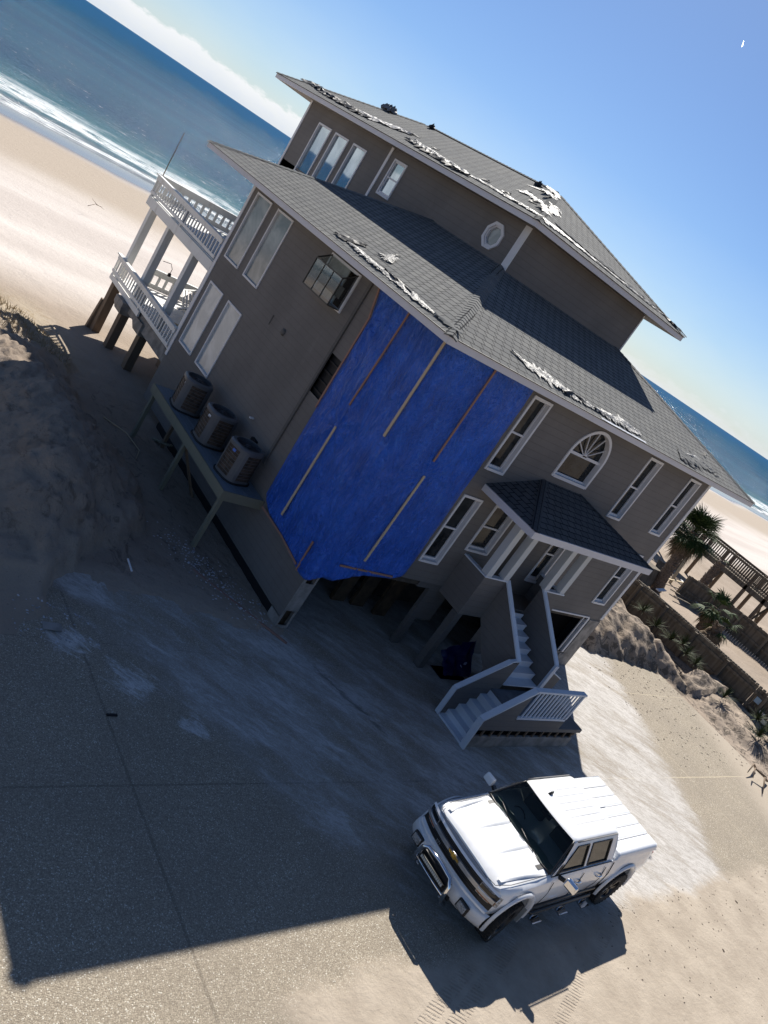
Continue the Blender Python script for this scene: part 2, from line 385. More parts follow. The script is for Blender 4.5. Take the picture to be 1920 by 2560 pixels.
def build_ground():
    def axis(segs):
        out = []
        for a, b, st in segs:
            n = max(1, round((b-a)/st)); out += [a+(b-a)*i/n for i in range(n)]
        out.append(segs[-1][1]); return out
    xs = axis([(-4000, -400, 900), (-400, -60, 60), (-60, -20, 5), (-20, -12, 1), (-12, -6, .25), (-6, 0, .09), (0, 12, .6), (12, 23, .10), (23, 28, .2), (28, 60, 1), (60, 400, 20), (400, 6000, 900)])
    ys = axis([(-3000, -200, 700), (-200, -20, 20), (-20, -6, .9), (-6, -2.5, .25), (-2.5, 6, .10), (6, 17, .12), (17, 30, .6), (30, 76, 4), (76, 84, 2)])
    m = MB(); nx = len(xs); vs_ = []
    for y in ys:
        for x in xs:
            z = H(x, y) if (-60 < x < 90 and -30 < y < 76) else (-.03 if y < 12 else H(min(max(x, -60), 90), min(y, 76)))
            if y > 76: z -= (y-76)*.08
            m.v.append((x, y, z))
    for j in range(len(ys)-1):
        for i in range(nx-1):
            a = j*nx+i; m.f.append([a, a+1, a+nx+1, a+nx]); m.sm.add(len(m.f)-1)
    s = NT('sand'); X = s.xyz()
    big = s.noise(.12, 4, .6); med = s.noise(1.3, 5, .6); fine = s.noise(45, 3, .7)
    c = s.mix(s.step(big, .35, .65), (.30, .24, .185), (.39, .32, .255))
    c = s.mix(s.m('MULTIPLY', s.step(med, .5, .72), .4), c, (.30, .24, .185))
    c = s.mix(s.m('MULTIPLY', fine, .25), c, (.25, .2, .16))
    # debris specks, denser near the bank and wrack line
    sp = s.noise(14, 3, .75); c = s.mix(s.m('MULTIPLY', s.step(sp, .67, .71), .8), c, (.06, .045, .035))
    # paler, pinkish dry beach; long stripes parallel to the water
    beach = s.step(X[1], 17, 24)
    stripe = s.noise(1, 4, .55, s.map(sc=(.02, .16, .1)))
    bc = s.mix(s.step(stripe, .35, .65), (.49, .435, .395), (.60, .545, .50))
    track = s.noise(1, 3, .6, s.map(sc=(.04, 2.2, .1), rot=(0, 0, .06)))
    bc = s.mix(s.m('MULTIPLY', s.m('MULTIPLY', s.step(track, .55, .7), .12), s.step(X[1], 50, 30)), bc, (.40, .34, .30))
    bc = s.mix(s.m('MULTIPLY', s.step(s.noise(7, 3, .75, s.map(sc=(.3, 1, 1))), .66, .72), .6), bc, (.2, .16, .14))
    c = s.mix(beach, c, bc)
    # damp tan sand then wet sand near the water
    c = s.mix(s.step(s.m('ADD', X[1], s.m('MULTIPLY', s.noise(.08, 3), 9)), 44, 58), c, (.39, .325, .26))
    wl = s.m('ADD', X[1], s.m('MULTIPLY', s.noise(.06, 4), 8))
    wet = s.step(wl, 68.5, 75)
    c = s.mix(wet, c, (.17, .14, .12))
    # red brown roots & vegetation litter on the dune's seaward lip
    lip = s.m('MULTIPLY', s.step(X[1], 10.5, 13.5), s.m('MULTIPLY', s.step(X[0], -1.0, -2.5), s.step(X[1], 19, 16)))
    c = s.mix(s.m('MULTIPLY', lip, s.m('MULTIPLY', s.step(s.noise(3.2, 5, .7), .5, .62), .75)), c, (.22, .15, .085))
    c = s.mix(s.m('MULTIPLY', lip, .35), c, (.42, .36, .25))
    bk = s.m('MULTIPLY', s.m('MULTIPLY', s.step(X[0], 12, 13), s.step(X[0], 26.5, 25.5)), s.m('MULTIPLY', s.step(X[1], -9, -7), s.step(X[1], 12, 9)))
    c = s.mix(s.m('MULTIPLY', bk, s.m('MULTIPLY', s.step(s.noise(2.4, 6, .75, dist=.8), .50, .55), .8)), c, (.085, .072, .06))  # plant specks and clump shadows, painted as dark mottling into the bank's sand
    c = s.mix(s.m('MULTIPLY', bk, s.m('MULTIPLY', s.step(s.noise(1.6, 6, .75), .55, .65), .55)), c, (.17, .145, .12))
    # darker churned sand beside the house
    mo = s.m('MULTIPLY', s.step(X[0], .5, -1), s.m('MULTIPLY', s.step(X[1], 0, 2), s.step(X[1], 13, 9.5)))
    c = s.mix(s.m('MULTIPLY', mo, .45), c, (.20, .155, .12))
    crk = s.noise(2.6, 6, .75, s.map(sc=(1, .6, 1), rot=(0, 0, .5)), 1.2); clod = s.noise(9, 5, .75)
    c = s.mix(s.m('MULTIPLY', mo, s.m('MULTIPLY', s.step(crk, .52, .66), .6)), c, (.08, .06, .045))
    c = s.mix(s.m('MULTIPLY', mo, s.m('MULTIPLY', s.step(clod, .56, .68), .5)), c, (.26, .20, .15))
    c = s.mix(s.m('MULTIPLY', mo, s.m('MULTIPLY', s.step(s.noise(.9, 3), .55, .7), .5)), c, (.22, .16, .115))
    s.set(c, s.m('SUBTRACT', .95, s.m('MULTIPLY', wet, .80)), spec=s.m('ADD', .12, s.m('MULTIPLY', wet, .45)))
    h = s.m('ADD', s.m('MULTIPLY', med, .7), s.m('ADD', s.m('MULTIPLY', s.noise(5, 5, .65), .5), s.m('MULTIPLY', fine, .08)))
    s.bump(s.m('MULTIPLY', h, s.m('SUBTRACT', 1.0, wet)), .8, .10)
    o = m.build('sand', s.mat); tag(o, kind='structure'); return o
build_ground()
def build_driveway():
    m = MB(); b = [(-12, -15), (21.1, -15), (21.1, 8), (-12, 8)]
    m.poly([(x, y, 0) for x, y in b]); s = NT('exposed_aggregate'); X = s.xyz(); x, y = X[0], X[1]
    # pebbles
    v = s.n('ShaderNodeTexVoronoi'); v.inputs['Scale'].default_value = 62; s.l(s.P, v.inputs['Vector'])
    hsv = s.n('ShaderNodeSeparateColor'); s.l(v.outputs['Color'], hsv.inputs[0]); rnd = hsv.outputs[0]
    peb = s.ramp(rnd, [(0, (.22, .185, .14)), (.35, (.29, .245, .185)), (.7, (.345, .295, .225)), (.92, (.43, .375, .29)), (1, (.66, .62, .53))])
    gap = s.step(v.outputs['Distance'], .55, .75)
    ag = s.mix(s.m('MULTIPLY', gap, .6), peb, (.19, .155, .115))
    big = s.noise(.5, 4, .6); ag = s.mix(s.m('MULTIPLY', s.step(big, .35, .7), .3), ag, (.20, .17, .135))
    # slab joints
    def line(c, w_, off=0.0): return s.m('SUBTRACT', 1.0, s.step(s.m('ABSOLUTE', s.m('SUBTRACT', c, off)), w_*.6, w_), clamp=True)
    wob = s.m('MULTIPLY', s.m('SUBTRACT', s.noise(1.5, 3), .5), .03)
    yy = s.m('ADD', y, wob); xx = s.m('ADD', x, wob)
    jy = s.m('ADD', yy, s.m('MULTIPLY', x, .025))
    js = [line(xx, .034, -5.3), line(xx, .014, -.42), line(jy, .026, -4.77), line(yy, .014, -1.2), line(xx, .014, 9.0), line(xx, .012, 14.9)]
    j = js[0]
    for k in js[1:]: j = s.m('MAXIMUM', j, k)
    ag = s.mix(s.m('MULTIPLY', j, .42), ag, s.mix(s.step(x, 5, 9), (.11, .09, .07), (.62, .52, .36)))
    # fine white sand washed over the slab in streaks
    f1 = s.m('ADD', s.m('MULTIPLY', s.m('ADD', x, 5.9), .85), s.m('MULTIPLY', s.m('ADD', y, 1.3), .52))
    f2 = s.m('SUBTRACT', s.m('MULTIPLY', s.m('SUBTRACT', x, 16.2), .85), s.m('MULTIPLY', s.m('ADD', y, 2.2), .53))
    rg = s.m('MULTIPLY', s.step(f1, -.2, 2.2), s.step(f2, .6, -1.2))
    dirn = s.map(s.map(rot=(0, 0, R(47))), sc=(.5, 1.5, 1))
    n1 = s.noise(.55, 6, .62, dirn, .6); n2 = s.noise(2.0, 10, .80, dirn, .6); n3 = s.noise(22, 5, .85)
    msk = s.m('ADD', s.m('MULTIPLY', n1, 1.0), s.m('ADD', s.m('MULTIPLY', n2, .7), s.m('MULTIPLY', n3, .34)))
    msk = s.m('ADD', msk, s.m('MULTIPLY', rg, .34))
    bandR = s.m('SUBTRACT', 1.0, s.step(s.m('ABSOLUTE', s.m('ADD', f2, 3.2)), 1.0, 3.6), clamp=True)
    msk = s.m('ADD', msk, s.m('MULTIPLY', bandR, .10))
    film = s.m('MULTIPLY', s.m('ADD', s.m('MULTIPLY', s.step(msk, 1.30, 1.37), .5), s.m("MULTIPLY", s.step(msk, 1.40, 1.46), .5)), rg)
    mot0 = s.noise(2.6, 6, .75, s.map(s.map(rot=(0, 0, R(47))), sc=(.55, 1.6, 1)), .8)
    # named patches
    for px, py, r0 in ((-1.35, -5.66, .55), (-5.5, -1.25, .5), (-4.5, -2.2, .6), (-3.55, -3.35, .35), (.3, -1.3, .6), (1.2, -2.4, .8)):
        d = s.m('SQRT', s.m('ADD', s.m('POWER', s.m('SUBTRACT', x, px), 2.0), s.m('POWER', s.m('SUBTRACT', y, py), 2.0)))
        d = s.m('ADD', d, s.m('MULTIPLY', s.m('SUBTRACT', mot0, .5), 3.4*r0))
        film = s.m('MAXIMUM', film, s.m('MULTIPLY', s.step(d, r0, r0*.3), .8))
    white = s.mix(s.step(n2, .3, .7), (.56, .545, .53), (.82, .80, .78))
    grit = s.noise(34, 4, .85); mott = s.noise(5.5, 6, .8, dirn, .5)
    white = s.mix(s.m('MULTIPLY', s.step(mott, .48, .58), .6), white, (.26, .235, .21))
    film = s.m('MULTIPLY', film, s.m('ADD', .55, s.m('MULTIPLY', s.step(grit, .36, .58), .45)))
    white = s.mix(s.m('MULTIPLY', s.step(s.noise(13, 5, .8, dirn, .6), .50, .60), .45), white, (.22, .20, .175))
    c = s.mix(s.m('MULTIPLY', film, .92), ag, white)
    thin = s.m('MULTIPLY', s.step(msk, 1.16, 1.32), rg)
    c = s.mix(s.m('MULTIPLY', thin, .45), c, (.36, .33, .30))
    # dark damp streaks
    st = s.m('SUBTRACT', 1.0, s.step(s.m('ABSOLUTE', s.m('ADD', s.m('SUBTRACT', y, s.m('MULTIPLY', x, -2.0)), s.m('ADD', .25, s.m('MULTIPLY', s.m('SUBTRACT', n2, .5), 1.4)))), .03, .30), clamp=True)
    st = s.m('MULTIPLY', s.m('MULTIPLY', st, s.step(mot0, .42, .52)), s.m('MULTIPLY', s.step(y, -3.6, -3.2), s.step(y, -1.0, -1.4)))
    c = s.mix(s.m('MULTIPLY', st, .7), c, (.13, .12, .10))
    # road sand over the slab's street edge
    e = s.m('ADD', y, s.m('MULTIPLY', s.m('SUBTRACT', s.noise(.7, 5, .65), .5), 1.3))
    se = s.m('MULTIPLY', s.step(e, -8.25, -8.75), s.step(s.m('ADD', s.m('ADD', x, s.m('MULTIPLY', s.m('ADD', y, 9), .5)), s.m('MULTIPLY', s.m('SUBTRACT', n2, .5), .9)), -4.5, -3.6))
    e2 = s.step(s.m('ADD', f2, s.m('MULTIPLY', n2, 1.2)), 3.8, 5.4)
    sn = s.noise(1.1, 6, .65); sand = s.mix(s.step(sn, .3, .7), (.33, .275, .215), (.43, .365, .29))
    spk = s.m('MULTIPLY', s.step(s.noise(11, 4, .8), .63, .69), s.step(s.noise(.9, 3), .42, .6))
    sand = s.mix(s.m('MULTIPLY', spk, .8), sand, (.09, .065, .045))
    # tyre tread prints
    tv = s.map(sc=(1, 1, 1), rot=(0, 0, R(-20))); tx = s.n('ShaderNodeSeparateXYZ'); s.l(tv, tx.inputs[0])
    def track(off):
        b_ = s.m('SUBTRACT', 1.0, s.step(s.m('ABSOLUTE', s.m('SUBTRACT', tx.outputs[1], off)), .10, .14), clamp=True)
        return s.m('MULTIPLY', b_, s.step(s.m('SINE', s.m('MULTIPLY', s.m('ADD', tx.outputs[0], s.m('MULTIPLY', tx.outputs[1], .5)), 70)), -.2, .6))
    tr = s.m('MAXIMUM', track(-8.2), track(-8.55)); tr = s.m('MAXIMUM', tr, track(-9.9))
    tr = s.m('MULTIPLY', tr, s.m('MULTIPLY', s.step(s.noise(.9, 2), .45, .58), s.step(s.noise(6, 4, .7), .38, .55)))
    sand = s.mix(s.m('MULTIPLY', tr, .26), sand, (.17, .13, .10))
    c = s.mix(s.m('MULTIPLY', e2, .9), c, (.40, .34, .27))
    c = s.mix(se, c, sand)
    rgh = .85
    s.set(c, rgh, spec=.25)
    hgt = s.m('ADD', s.m('MULTIPLY', s.m('MULTIPLY', s.m('SUBTRACT', 1.0, v.outputs['Distance']), .55), s.m('MULTIPLY', s.m('SUBTRACT', 1.0, s.m('MAXIMUM', film, se)), .5)), s.m('MULTIPLY', s.m('ADD', s.m('MULTIPLY', sn, 1.6), s.m('SUBTRACT', s.noise(9, 5, .7), tr)), s.m('MULTIPLY', se, .9)))
    s.bump(hgt, .6, .035)
    tag(m.build('driveway', s.mat), kind='structure')
build_driveway()
def build_sea():
    m = MB(); xs = [-9000, -2000, -500, -100, 0, 100, 300, 600, 1500, 4000, 14000]; ys = [72, 100, 150, 300, 700, 2000, 6000, 16000]
    for j in range(len(ys)-1):
        for i in range(len(xs)-1):
            m.poly([(xs[i], ys[j], -2.28), (xs[i+1], ys[j], -2.28), (xs[i+1], ys[j+1], -2.28), (xs[i], ys[j+1], -2.28)])
    s = NT('sea_water'); X = s.xyz(); y = X[1]
    far = s.step(y, 90, 1500)
    str_ = s.noise(1, 5, .6, s.map(sc=(.006, .03, 1)))
    c = s.mix(s.step(str_, .3, .7), (.013, .060, .118), (.023, .092, .162))
    c = s.mix(s.step(y, 125, 92), c, (.045, .135, .175)); c = s.mix(far, c, (.015, .075, .165))
    # breakers: ragged foam drifting parallel to the beach
    big = s.noise(1, 4, .6, s.map(sc=(.022, .07, 1)), .8); med = s.noise(1, 6, .75, s.map(sc=(.16, .5, 1)), 1.0); fin = s.noise(1, 4, .8, s.map(sc=(.9, 1.6, 1)))
    yw = s.m('ADD', y, s.m('MULTIPLY', s.m('SUBTRACT', big, .5), 22))
    def band(a, b, c_, d): return s.m('MULTIPLY', s.step(yw, a, b), s.step(yw, d, c_))
    tex = s.m('ADD', s.m('MULTIPLY', med, .75), s.m('MULTIPLY', fin, .35))
    f = s.m('MULTIPLY', band(85.5, 88, 92, 101), s.step(tex, .45, .60))
    f = s.m('MAXIMUM', f, s.m('MULTIPLY', band(103, 107, 109, 118), s.m('MULTIPLY', s.step(tex, .60, .72), .5)))
    f = s.m('MAXIMUM', f, s.m('MULTIPLY', band(78.6, 80, 80.6, 82.5), s.step(tex, .44, .58)))
    f = s.m('MAXIMUM', f, s.m('MULTIPLY', band(74.3, 74.9, 75.1, 75.8), s.m('MULTIPLY', s.step(tex, .5, .6), .7)))
    glints = s.m('MULTIPLY', s.step(s.noise(1, 4, .8, s.map(sc=(.5, .9, 1))), .655, .70), s.step(y, 1200, 110)); f = s.m('MAXIMUM', f, s.m('MULTIPLY', glints, .8))  # white specks painted into the sea colour to stand in for sun glints
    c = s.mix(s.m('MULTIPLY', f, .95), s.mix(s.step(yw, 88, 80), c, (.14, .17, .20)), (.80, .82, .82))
    s.set(c, s.m('ADD', s.m('ADD', .08, s.m('MULTIPLY', far, .12)), s.m('MULTIPLY', f, .5)), spec=.12, IOR=1.25)
    w1 = s.noise(1, 5, .65, s.map(sc=(.12, .35, 1)), .5); w2 = s.noise(1, 5, .75, s.map(sc=(.7, 1.5, 1)), .3)
    nb = s.bump(s.m('ADD', s.m('MULTIPLY', w1, 1.0), s.m('MULTIPLY', w2, .45)), .9, .9)
    df = s.n('ShaderNodeBsdfDiffuse'); s.l(c, df.inputs[0]); s.l(nb, df.inputs['Normal'])
    gl = s.n('ShaderNodeBsdfGlossy'); gl.inputs['Roughness'].default_value = .16; s.l(nb, gl.inputs['Normal'])
    mx = s.n('ShaderNodeMixShader'); s.l(s.m('MULTIPLY', s.m('SUBTRACT', 1.0, f, clamp=True), .045), mx.inputs[0]); s.l(df.outputs[0], mx.inputs[1]); s.l(gl.outputs[0], mx.inputs[2]); s.l(mx.outputs[0], s.out.inputs[0])
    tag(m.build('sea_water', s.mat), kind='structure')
build_sea()
# ================================================================ house
house = thing('beach_house', 'grey-brown sided two and a half storey beach house on pilings with dark shingle hip roofs', 'house', (6, 6, 0))
def wall_grid(m, axis, c, u0, u1, z0, z1, holes):
    us = sorted({u0, u1, *[h[0] for h in holes], *[h[1] for h in holes]}); zs = sorted({z0, z1, *[h[2] for h in holes], *[h[3] for h in holes]})
    us = [u for u in us if u0 <= u <= u1]; zs = [z for z in zs if z0 <= z <= z1]
    for a, b in zip(us, us[1:]):
        for p, q in zip(zs, zs[1:]):
            um, zm = (a+b)/2, (p+q)/2
            if any(h[0] < um < h[1] and h[2] < zm < h[3] for h in holes): continue
            if axis == 'y': m.poly([(a, c, p), (b, c, p), (b, c, q), (a, c, q)])
            else: m.poly([(c, b, p), (c, a, p), (c, a, q), (c, b, q)])
W, D, WZ = 13.3, 11.1, 8.25
FW = [(3.12, 3.88, 5.75, 7.92), (9.2, 9.97, 5.75, 7.92), (11.93, 12.68, 5.75, 7.92), (3.09, 3.85, 2.77, 4.91), (11.9, 12.72, 2.75, 4.9), (4.45, 5.42, 3.42, 4.92), (7.75, 8.5, 2.95, 4.9)]
ARCH = (5.63, 7.37, 6.25, 7.92)
DOOR = (5.85, 7.0, 2.35, 4.75)
LW = [(9.65, 10.69, 5.72, 7.88), (8.17, 9.2, 5.72, 7.88), (9.65, 10.69, 2.66, 4.84), (8.17, 9.2, 2.66, 4.84)]
GW = (4.19, 5.72, 6.85, 7.9)
UL = [(15.89, 16.91, 8.75, 10.72), (14.53, 15.55, 8.75, 10.72), (13.19, 14.15, 8.75, 10.72), (10.72, 11.5, 9.76, 10.98)]
UX, UY, UX1, UY1, UZ = 4.2, 4.3, 10.7, 18.2, 11.42
OCT = (5.48, 10.55, .37)
GO = (10.17, 12.45, .57, 2.12)
def build_walls():
    m = MB()
    fh = FW + [ARCH, DOOR]
    wall_grid(m, 'y', 0, 0, W, 2.15, WZ, fh)
    # arch spandrels
    cx, zs, r = 6.5, 7.05, .87
    n = 16
    for k in range(n):
        a, b = math.pi*k/n, math.pi*(k+1)/n
        p = [(cx+r*math.cos(t), 0, zs+r*math.sin(t)) for t in (a, b)]
        m.poly([p[0], (p[0][0], 0, 7.92), (p[1][0], 0, 7.92), p[1]])
    hole = (2.05, 3.0, 0, 0)
    wall_grid(m, 'x', 0, 0, D, .32, WZ, LW+[GW, (3.02, 3.62, 4.85, 5.98)])
    wall_grid(m, 'x', W, 0, D, .0, WZ, [])
    m.poly([(0, D, 1.9), (W, D, 1.9), (W, D, WZ), (0, D, WZ)])
    # rear wing
    m.poly([(4.2, D, 1.9), (4.2, 18.2, 1.9), (4.2, 18.2, 8.9), (4.2, D, 8.9)]); m.poly([(W, D, 1.9), (W, 18.2, 1.9), (W, 18.2, 8.9), (W, D, 8.9)]); m.poly([(4.2, 18.2, 1.9), (W, 18.2, 1.9), (W, 18.2, 8.9), (4.2, 18.2, 8.9)])
    # ground storey front right
    wall_grid(m, 'y', 0, 7.4, W, .0, 2.147, [GO])
    o = m.build('wall', M['siding'], house); o['label'] = 'grey-brown lap siding of the lower storeys'
    m = MB(); oc, oz, r = OCT
    wall_grid(m, 'x', UX, UY, UY1, 8.3, UZ, UL+[(oc-r, oc+r, oz-r, oz+r)])
    pts = [(r*math.cos(R(22.5+45*k)), r*math.sin(R(22.5+45*k))) for k in range(8)]; pts = [(a/math.cos(R(22.5)), b/math.cos(R(22.5))) for a, b in pts]
    for a, b in ((1, 1), (-1, 1), (-1, -1), (1, -1)):
        q = r*math.tan(R(22.5)); m.poly([(UX, oc+a*r, oz+b*r), (UX, oc+a*q, oz+b*r), (UX, oc+a*r, oz+b*q)])
    wall_grid(m, 'y', UY, UX, UX1, 9.3, UZ, [])
    m.poly([(UX1, UY, 8.6), (UX1, UY1, 8.6), (UX1, UY1, UZ), (UX1, UY, UZ)]); m.poly([(UX, UY1, 8.6), (UX1, UY1, 8.6), (UX1, UY1, UZ), (UX, UY1, UZ)])
    m.build('upper_wall', M['siding'], house)
    # dark inside so windows look into rooms
    m = MB(); m.box(.25, W-.2, .45, D-.2, 2.3, 8.0); m.box(UX+.3, UX1-.3, UY+.3, UY1-.3, 8.8, 11.2)
    m.build('interior', M['dark'], house)
    # underside of the first floor
    m = MB(); m.box(.02, W-.02, .03, D-.02, 2.0, 2.15); m.box(4.22, W-.02, D, 18.1, 2.0, 2.15); m.build('floor_underside', M['under'], house)
build_walls()
def win_frame(axis, c, u0, u1, z0, z1, fw=.055, out=.035, glass='glass', sash=True, mat='trim', deep=.10, right_reveal=False):
    sg = -1  # outwards is -x or -y
    def B(m, a, b, p, q, o0, o1):
        if axis == 'y': m.box(a, b, c-o1, c-o0, p, q)
        else: m.box(c-o1, c-o0, a, b, p, q)
    m = MB(); e = .012
    B(m, u0-e, u0+fw, z0-e, z1+e, -deep, out); B(m, u1-fw, u1+e, z0-e, z1+e, -deep, out)
    B(m, u0+fw, u1-fw, z1-fw, z1+e, -deep, out); B(m, u0+fw, u1-fw, z0-e, z0+fw, -deep, out+.015)
    w_ = m.build('window', M[mat], house)
    if sash:
        s = MB(); zm = z0+(z1-z0)*.505; t = .035
        B(s, u0+fw, u1-fw, zm-.02, zm+.03, -deep+.01, -deep+.055)
        B(s, u0+fw, u0+fw+t, z0+fw, z1-fw, -deep+.005, -deep+.045); B(s, u1-fw-t, u1-fw, z0+fw, z1-fw, -deep+.005, -deep+.045)
        B(s, u0+fw+t, u1-fw-t, z0+fw, z0+fw+.07, -deep+.005, -deep+.06); B(s, u0+fw+t, u1-fw-t, z1-fw-t, z1-fw, -deep+.005, -deep+.045)
        s.build('sash', M[mat], w_)
    g = MB(); B(g, u0+fw-.005, u1-fw+.005, z0+fw-.005, z1-fw+.005, -deep-.012, -deep)
    g.build('pane', M[glass], w_)
    return w_
for h in FW: win_frame('y', 0, *h, deep=.14)
for i, h in enumerate(LW): win_frame('x', 0, *h, glass='glassblind' if i < 2 else 'glasslow', sash=False, fw=.045, deep=.03, out=.03)
for i, h in enumerate(UL): win_frame('x', UX, *h, glass='glassup', sash=i == 3, fw=.055, deep=.05)
def arch_window():
    cx, zs, r, z0 = 6.5, 7.05, .87, 6.25; fw = .075
    def ring(m, r0, r1, ya, yb, n=20, a0=0, a1=math.pi):
        for k in range(n):
            a, b = a0+(a1-a0)*k/n, a0+(a1-a0)*(k+1)/n
            P = lambda t, rr, y: (cx+rr*math.cos(t), y, zs+rr*math.sin(t))
            m.hexa([P(a, r0, yb), P(a, r1, yb), P(b, r1, yb), P(b, r0, yb), P(a, r0, ya), P(a, r1, ya), P(b, r1, ya), P(b, r0, ya)])
    m = MB(); ring(m, r-fw, r+.012, -.035, .14)
    m.box(cx-r-.012, cx-r+fw, -.035, .14, z0, zs); m.box(cx+r-fw, cx+r+.012, -.035, .14, z0, zs); m.box(cx-r+fw, cx+r-fw, -.05, .14, z0-.012, z0+fw)
    w_ = m.build('window', M['trim'], house, label='arched window with a fan of glazing bars')
    s = MB(); s.box(cx-r+fw, cx+r-fw, .06, .12, zs-.045, zs+.035); s.box(cx-r+fw, cx+r-fw, .07, .12, z0+fw, z0+fw+.05)
    ring(s, .0, .10, .06, .12, 8)
    for k in range(1, 6):
        t = math.pi*k/6; s.beam((cx+.08*math.cos(t), .09, zs+.08*math.sin(t)), (cx+(r-fw)*math.cos(t), .09, zs+(r-fw)*math.sin(t)), .022, .03, (0, 1, 0))
    s.build('glazing_bars', M['trim'], w_)
    g = MB(); P = [(cx-r+.05, .145, z0+.05)]+[(cx-(r-.05)*math.cos(math.pi*k/20), .145, zs+(r-.05)*math.sin(math.pi*k/20)) for k in range(21)]+[(cx+r-.05, .145, z0+.05)]
    g.poly(P[::-1]); g.build('pane', M['glass'], w_)
arch_window()
def oct_window():
    oc, oz, r = OCT
    def P(rr, k, x): t = R(22.5+45*k); q = rr/math.cos(R(22.5)); return (x, oc+q*math.cos(t), oz+q*math.sin(t))
    m = MB()
    for k in range(8): m.hexa([P(r-.07, k, UX+.05), P(r-.07, k+1, UX+.05), P(r+.02, k+1, UX+.05), P(r+.02, k, UX+.05), P(r-.07, k, UX-.05), P(r-.07, k+1, UX-.05), P(r+.02, k+1, UX-.05), P(r+.02, k, UX-.05)])
    w_ = m.build('window', M['trim'], house, label='small octagonal window')
    m = MB()
    for k in range(8): m.hexa([P(r-.11, k, UX+.09), P(r-.11, k+1, UX+.09), P(r-.06, k+1, UX+.09), P(r-.06, k, UX+.09), P(r-.11, k, UX-.0), P(r-.11, k+1, UX-.0), P(r-.06, k+1, UX-.0), P(r-.06, k, UX-.0)])
    m.build('sash', M['trim'], w_)
    g = MB(); g.poly([P(r-.07, k, UX+.06) for k in range(8)]); g.build('pane', M['glassblind'], w_)
oct_window()
def garden_window():
    y0, y1, z0, z1 = GW; o = .42
    m = MB(); f = .05
    m.box(-.04, .03, y0-.02, y0+f, z0-.02, z1+.02); m.box(-.04, .03, y1-f, y1+.02, z0-.02, z1+.02); m.box(-.04, .03, y0+f, y1-f, z1-f, z1+.02); m.box(-.04, .03, y0+f, y1-f, z0-.02, z0+f)
    w_ = m.build('window', M['trim'], house, label='greenhouse window that projects from the wall in a dark metal frame')
    y0 += f; y1 -= f; z0 += .03; z1 -= .03; zt = z1-.24
    m = MB(); t = .028
    cor = [(-o, y0, z0), (-o, y1, z0), (-o, y0, zt), (-o, y1, zt)]
    for a, b in ((0, 1), (0, 2), (1, 3), (2, 3)): m.beam(cor[a], cor[b], t, t)
    for y in (y0, y1): m.beam((-.03, y, z0), (-o, y, z0), t, t); m.beam((-.03, y, z1), (-o, y, zt), t, t)
    for k in (1, 2): yy = y0+(y1-y0)*k/3; m.beam((-o, yy, z0), (-o, yy, zt), .02, .02); 
    m.beam((-.2, y0, z0+.4), (-.2, y1, z0+.4), .02, .3)
    m.build('metal_frame', simple('bronze_frame', (.06, .055, .05), .5, .3), w_)
    g = MB(); e = -.006
    g.poly([(-o-e, y0, z0), (-o-e, y1, z0), (-o-e, y1, zt), (-o-e, y0, zt)]); g.poly([(-.03, y0, z1), (-.03, y1, z1), (-o, y1, zt), (-o, y0, zt)])
    g.poly([(-.03, y0, z0), (-.03, y0, z1), (-o, y0, zt), (-o, y0, z0)]); g.poly([(-.03, y1, z0), (-.03, y1, z1), (-o, y1, zt), (-o, y1, z0)])
    s = NT('thin_glass'); gl = s.n('ShaderNodeBsdfGlossy'); gl.inputs['Roughness'].default_value = .05; tr = s.n('ShaderNodeBsdfTransparent'); tr.inputs[0].default_value = (.75, .8, .8, 1); mx = s.n('ShaderNodeMixShader'); mx.inputs[0].default_value = .16
    s.l(tr.outputs[0], mx.inputs[1]); s.l(gl.outputs[0], mx.inputs[2]); s.l(mx.outputs[0], s.out.inputs[0]); M['thinglass'] = s.mat
    g.build('pane', s.mat, w_)
    b = MB(); b.box(-.012, .02, y0+.45, y1, z0, z1); b.box(-o+.03, -.012, y0, y1, z0-.01, z0+.015); b.build('blind', simple('blind', (.42, .42, .40), .7, nscale=3, namt=.2), w_)
garden_window()
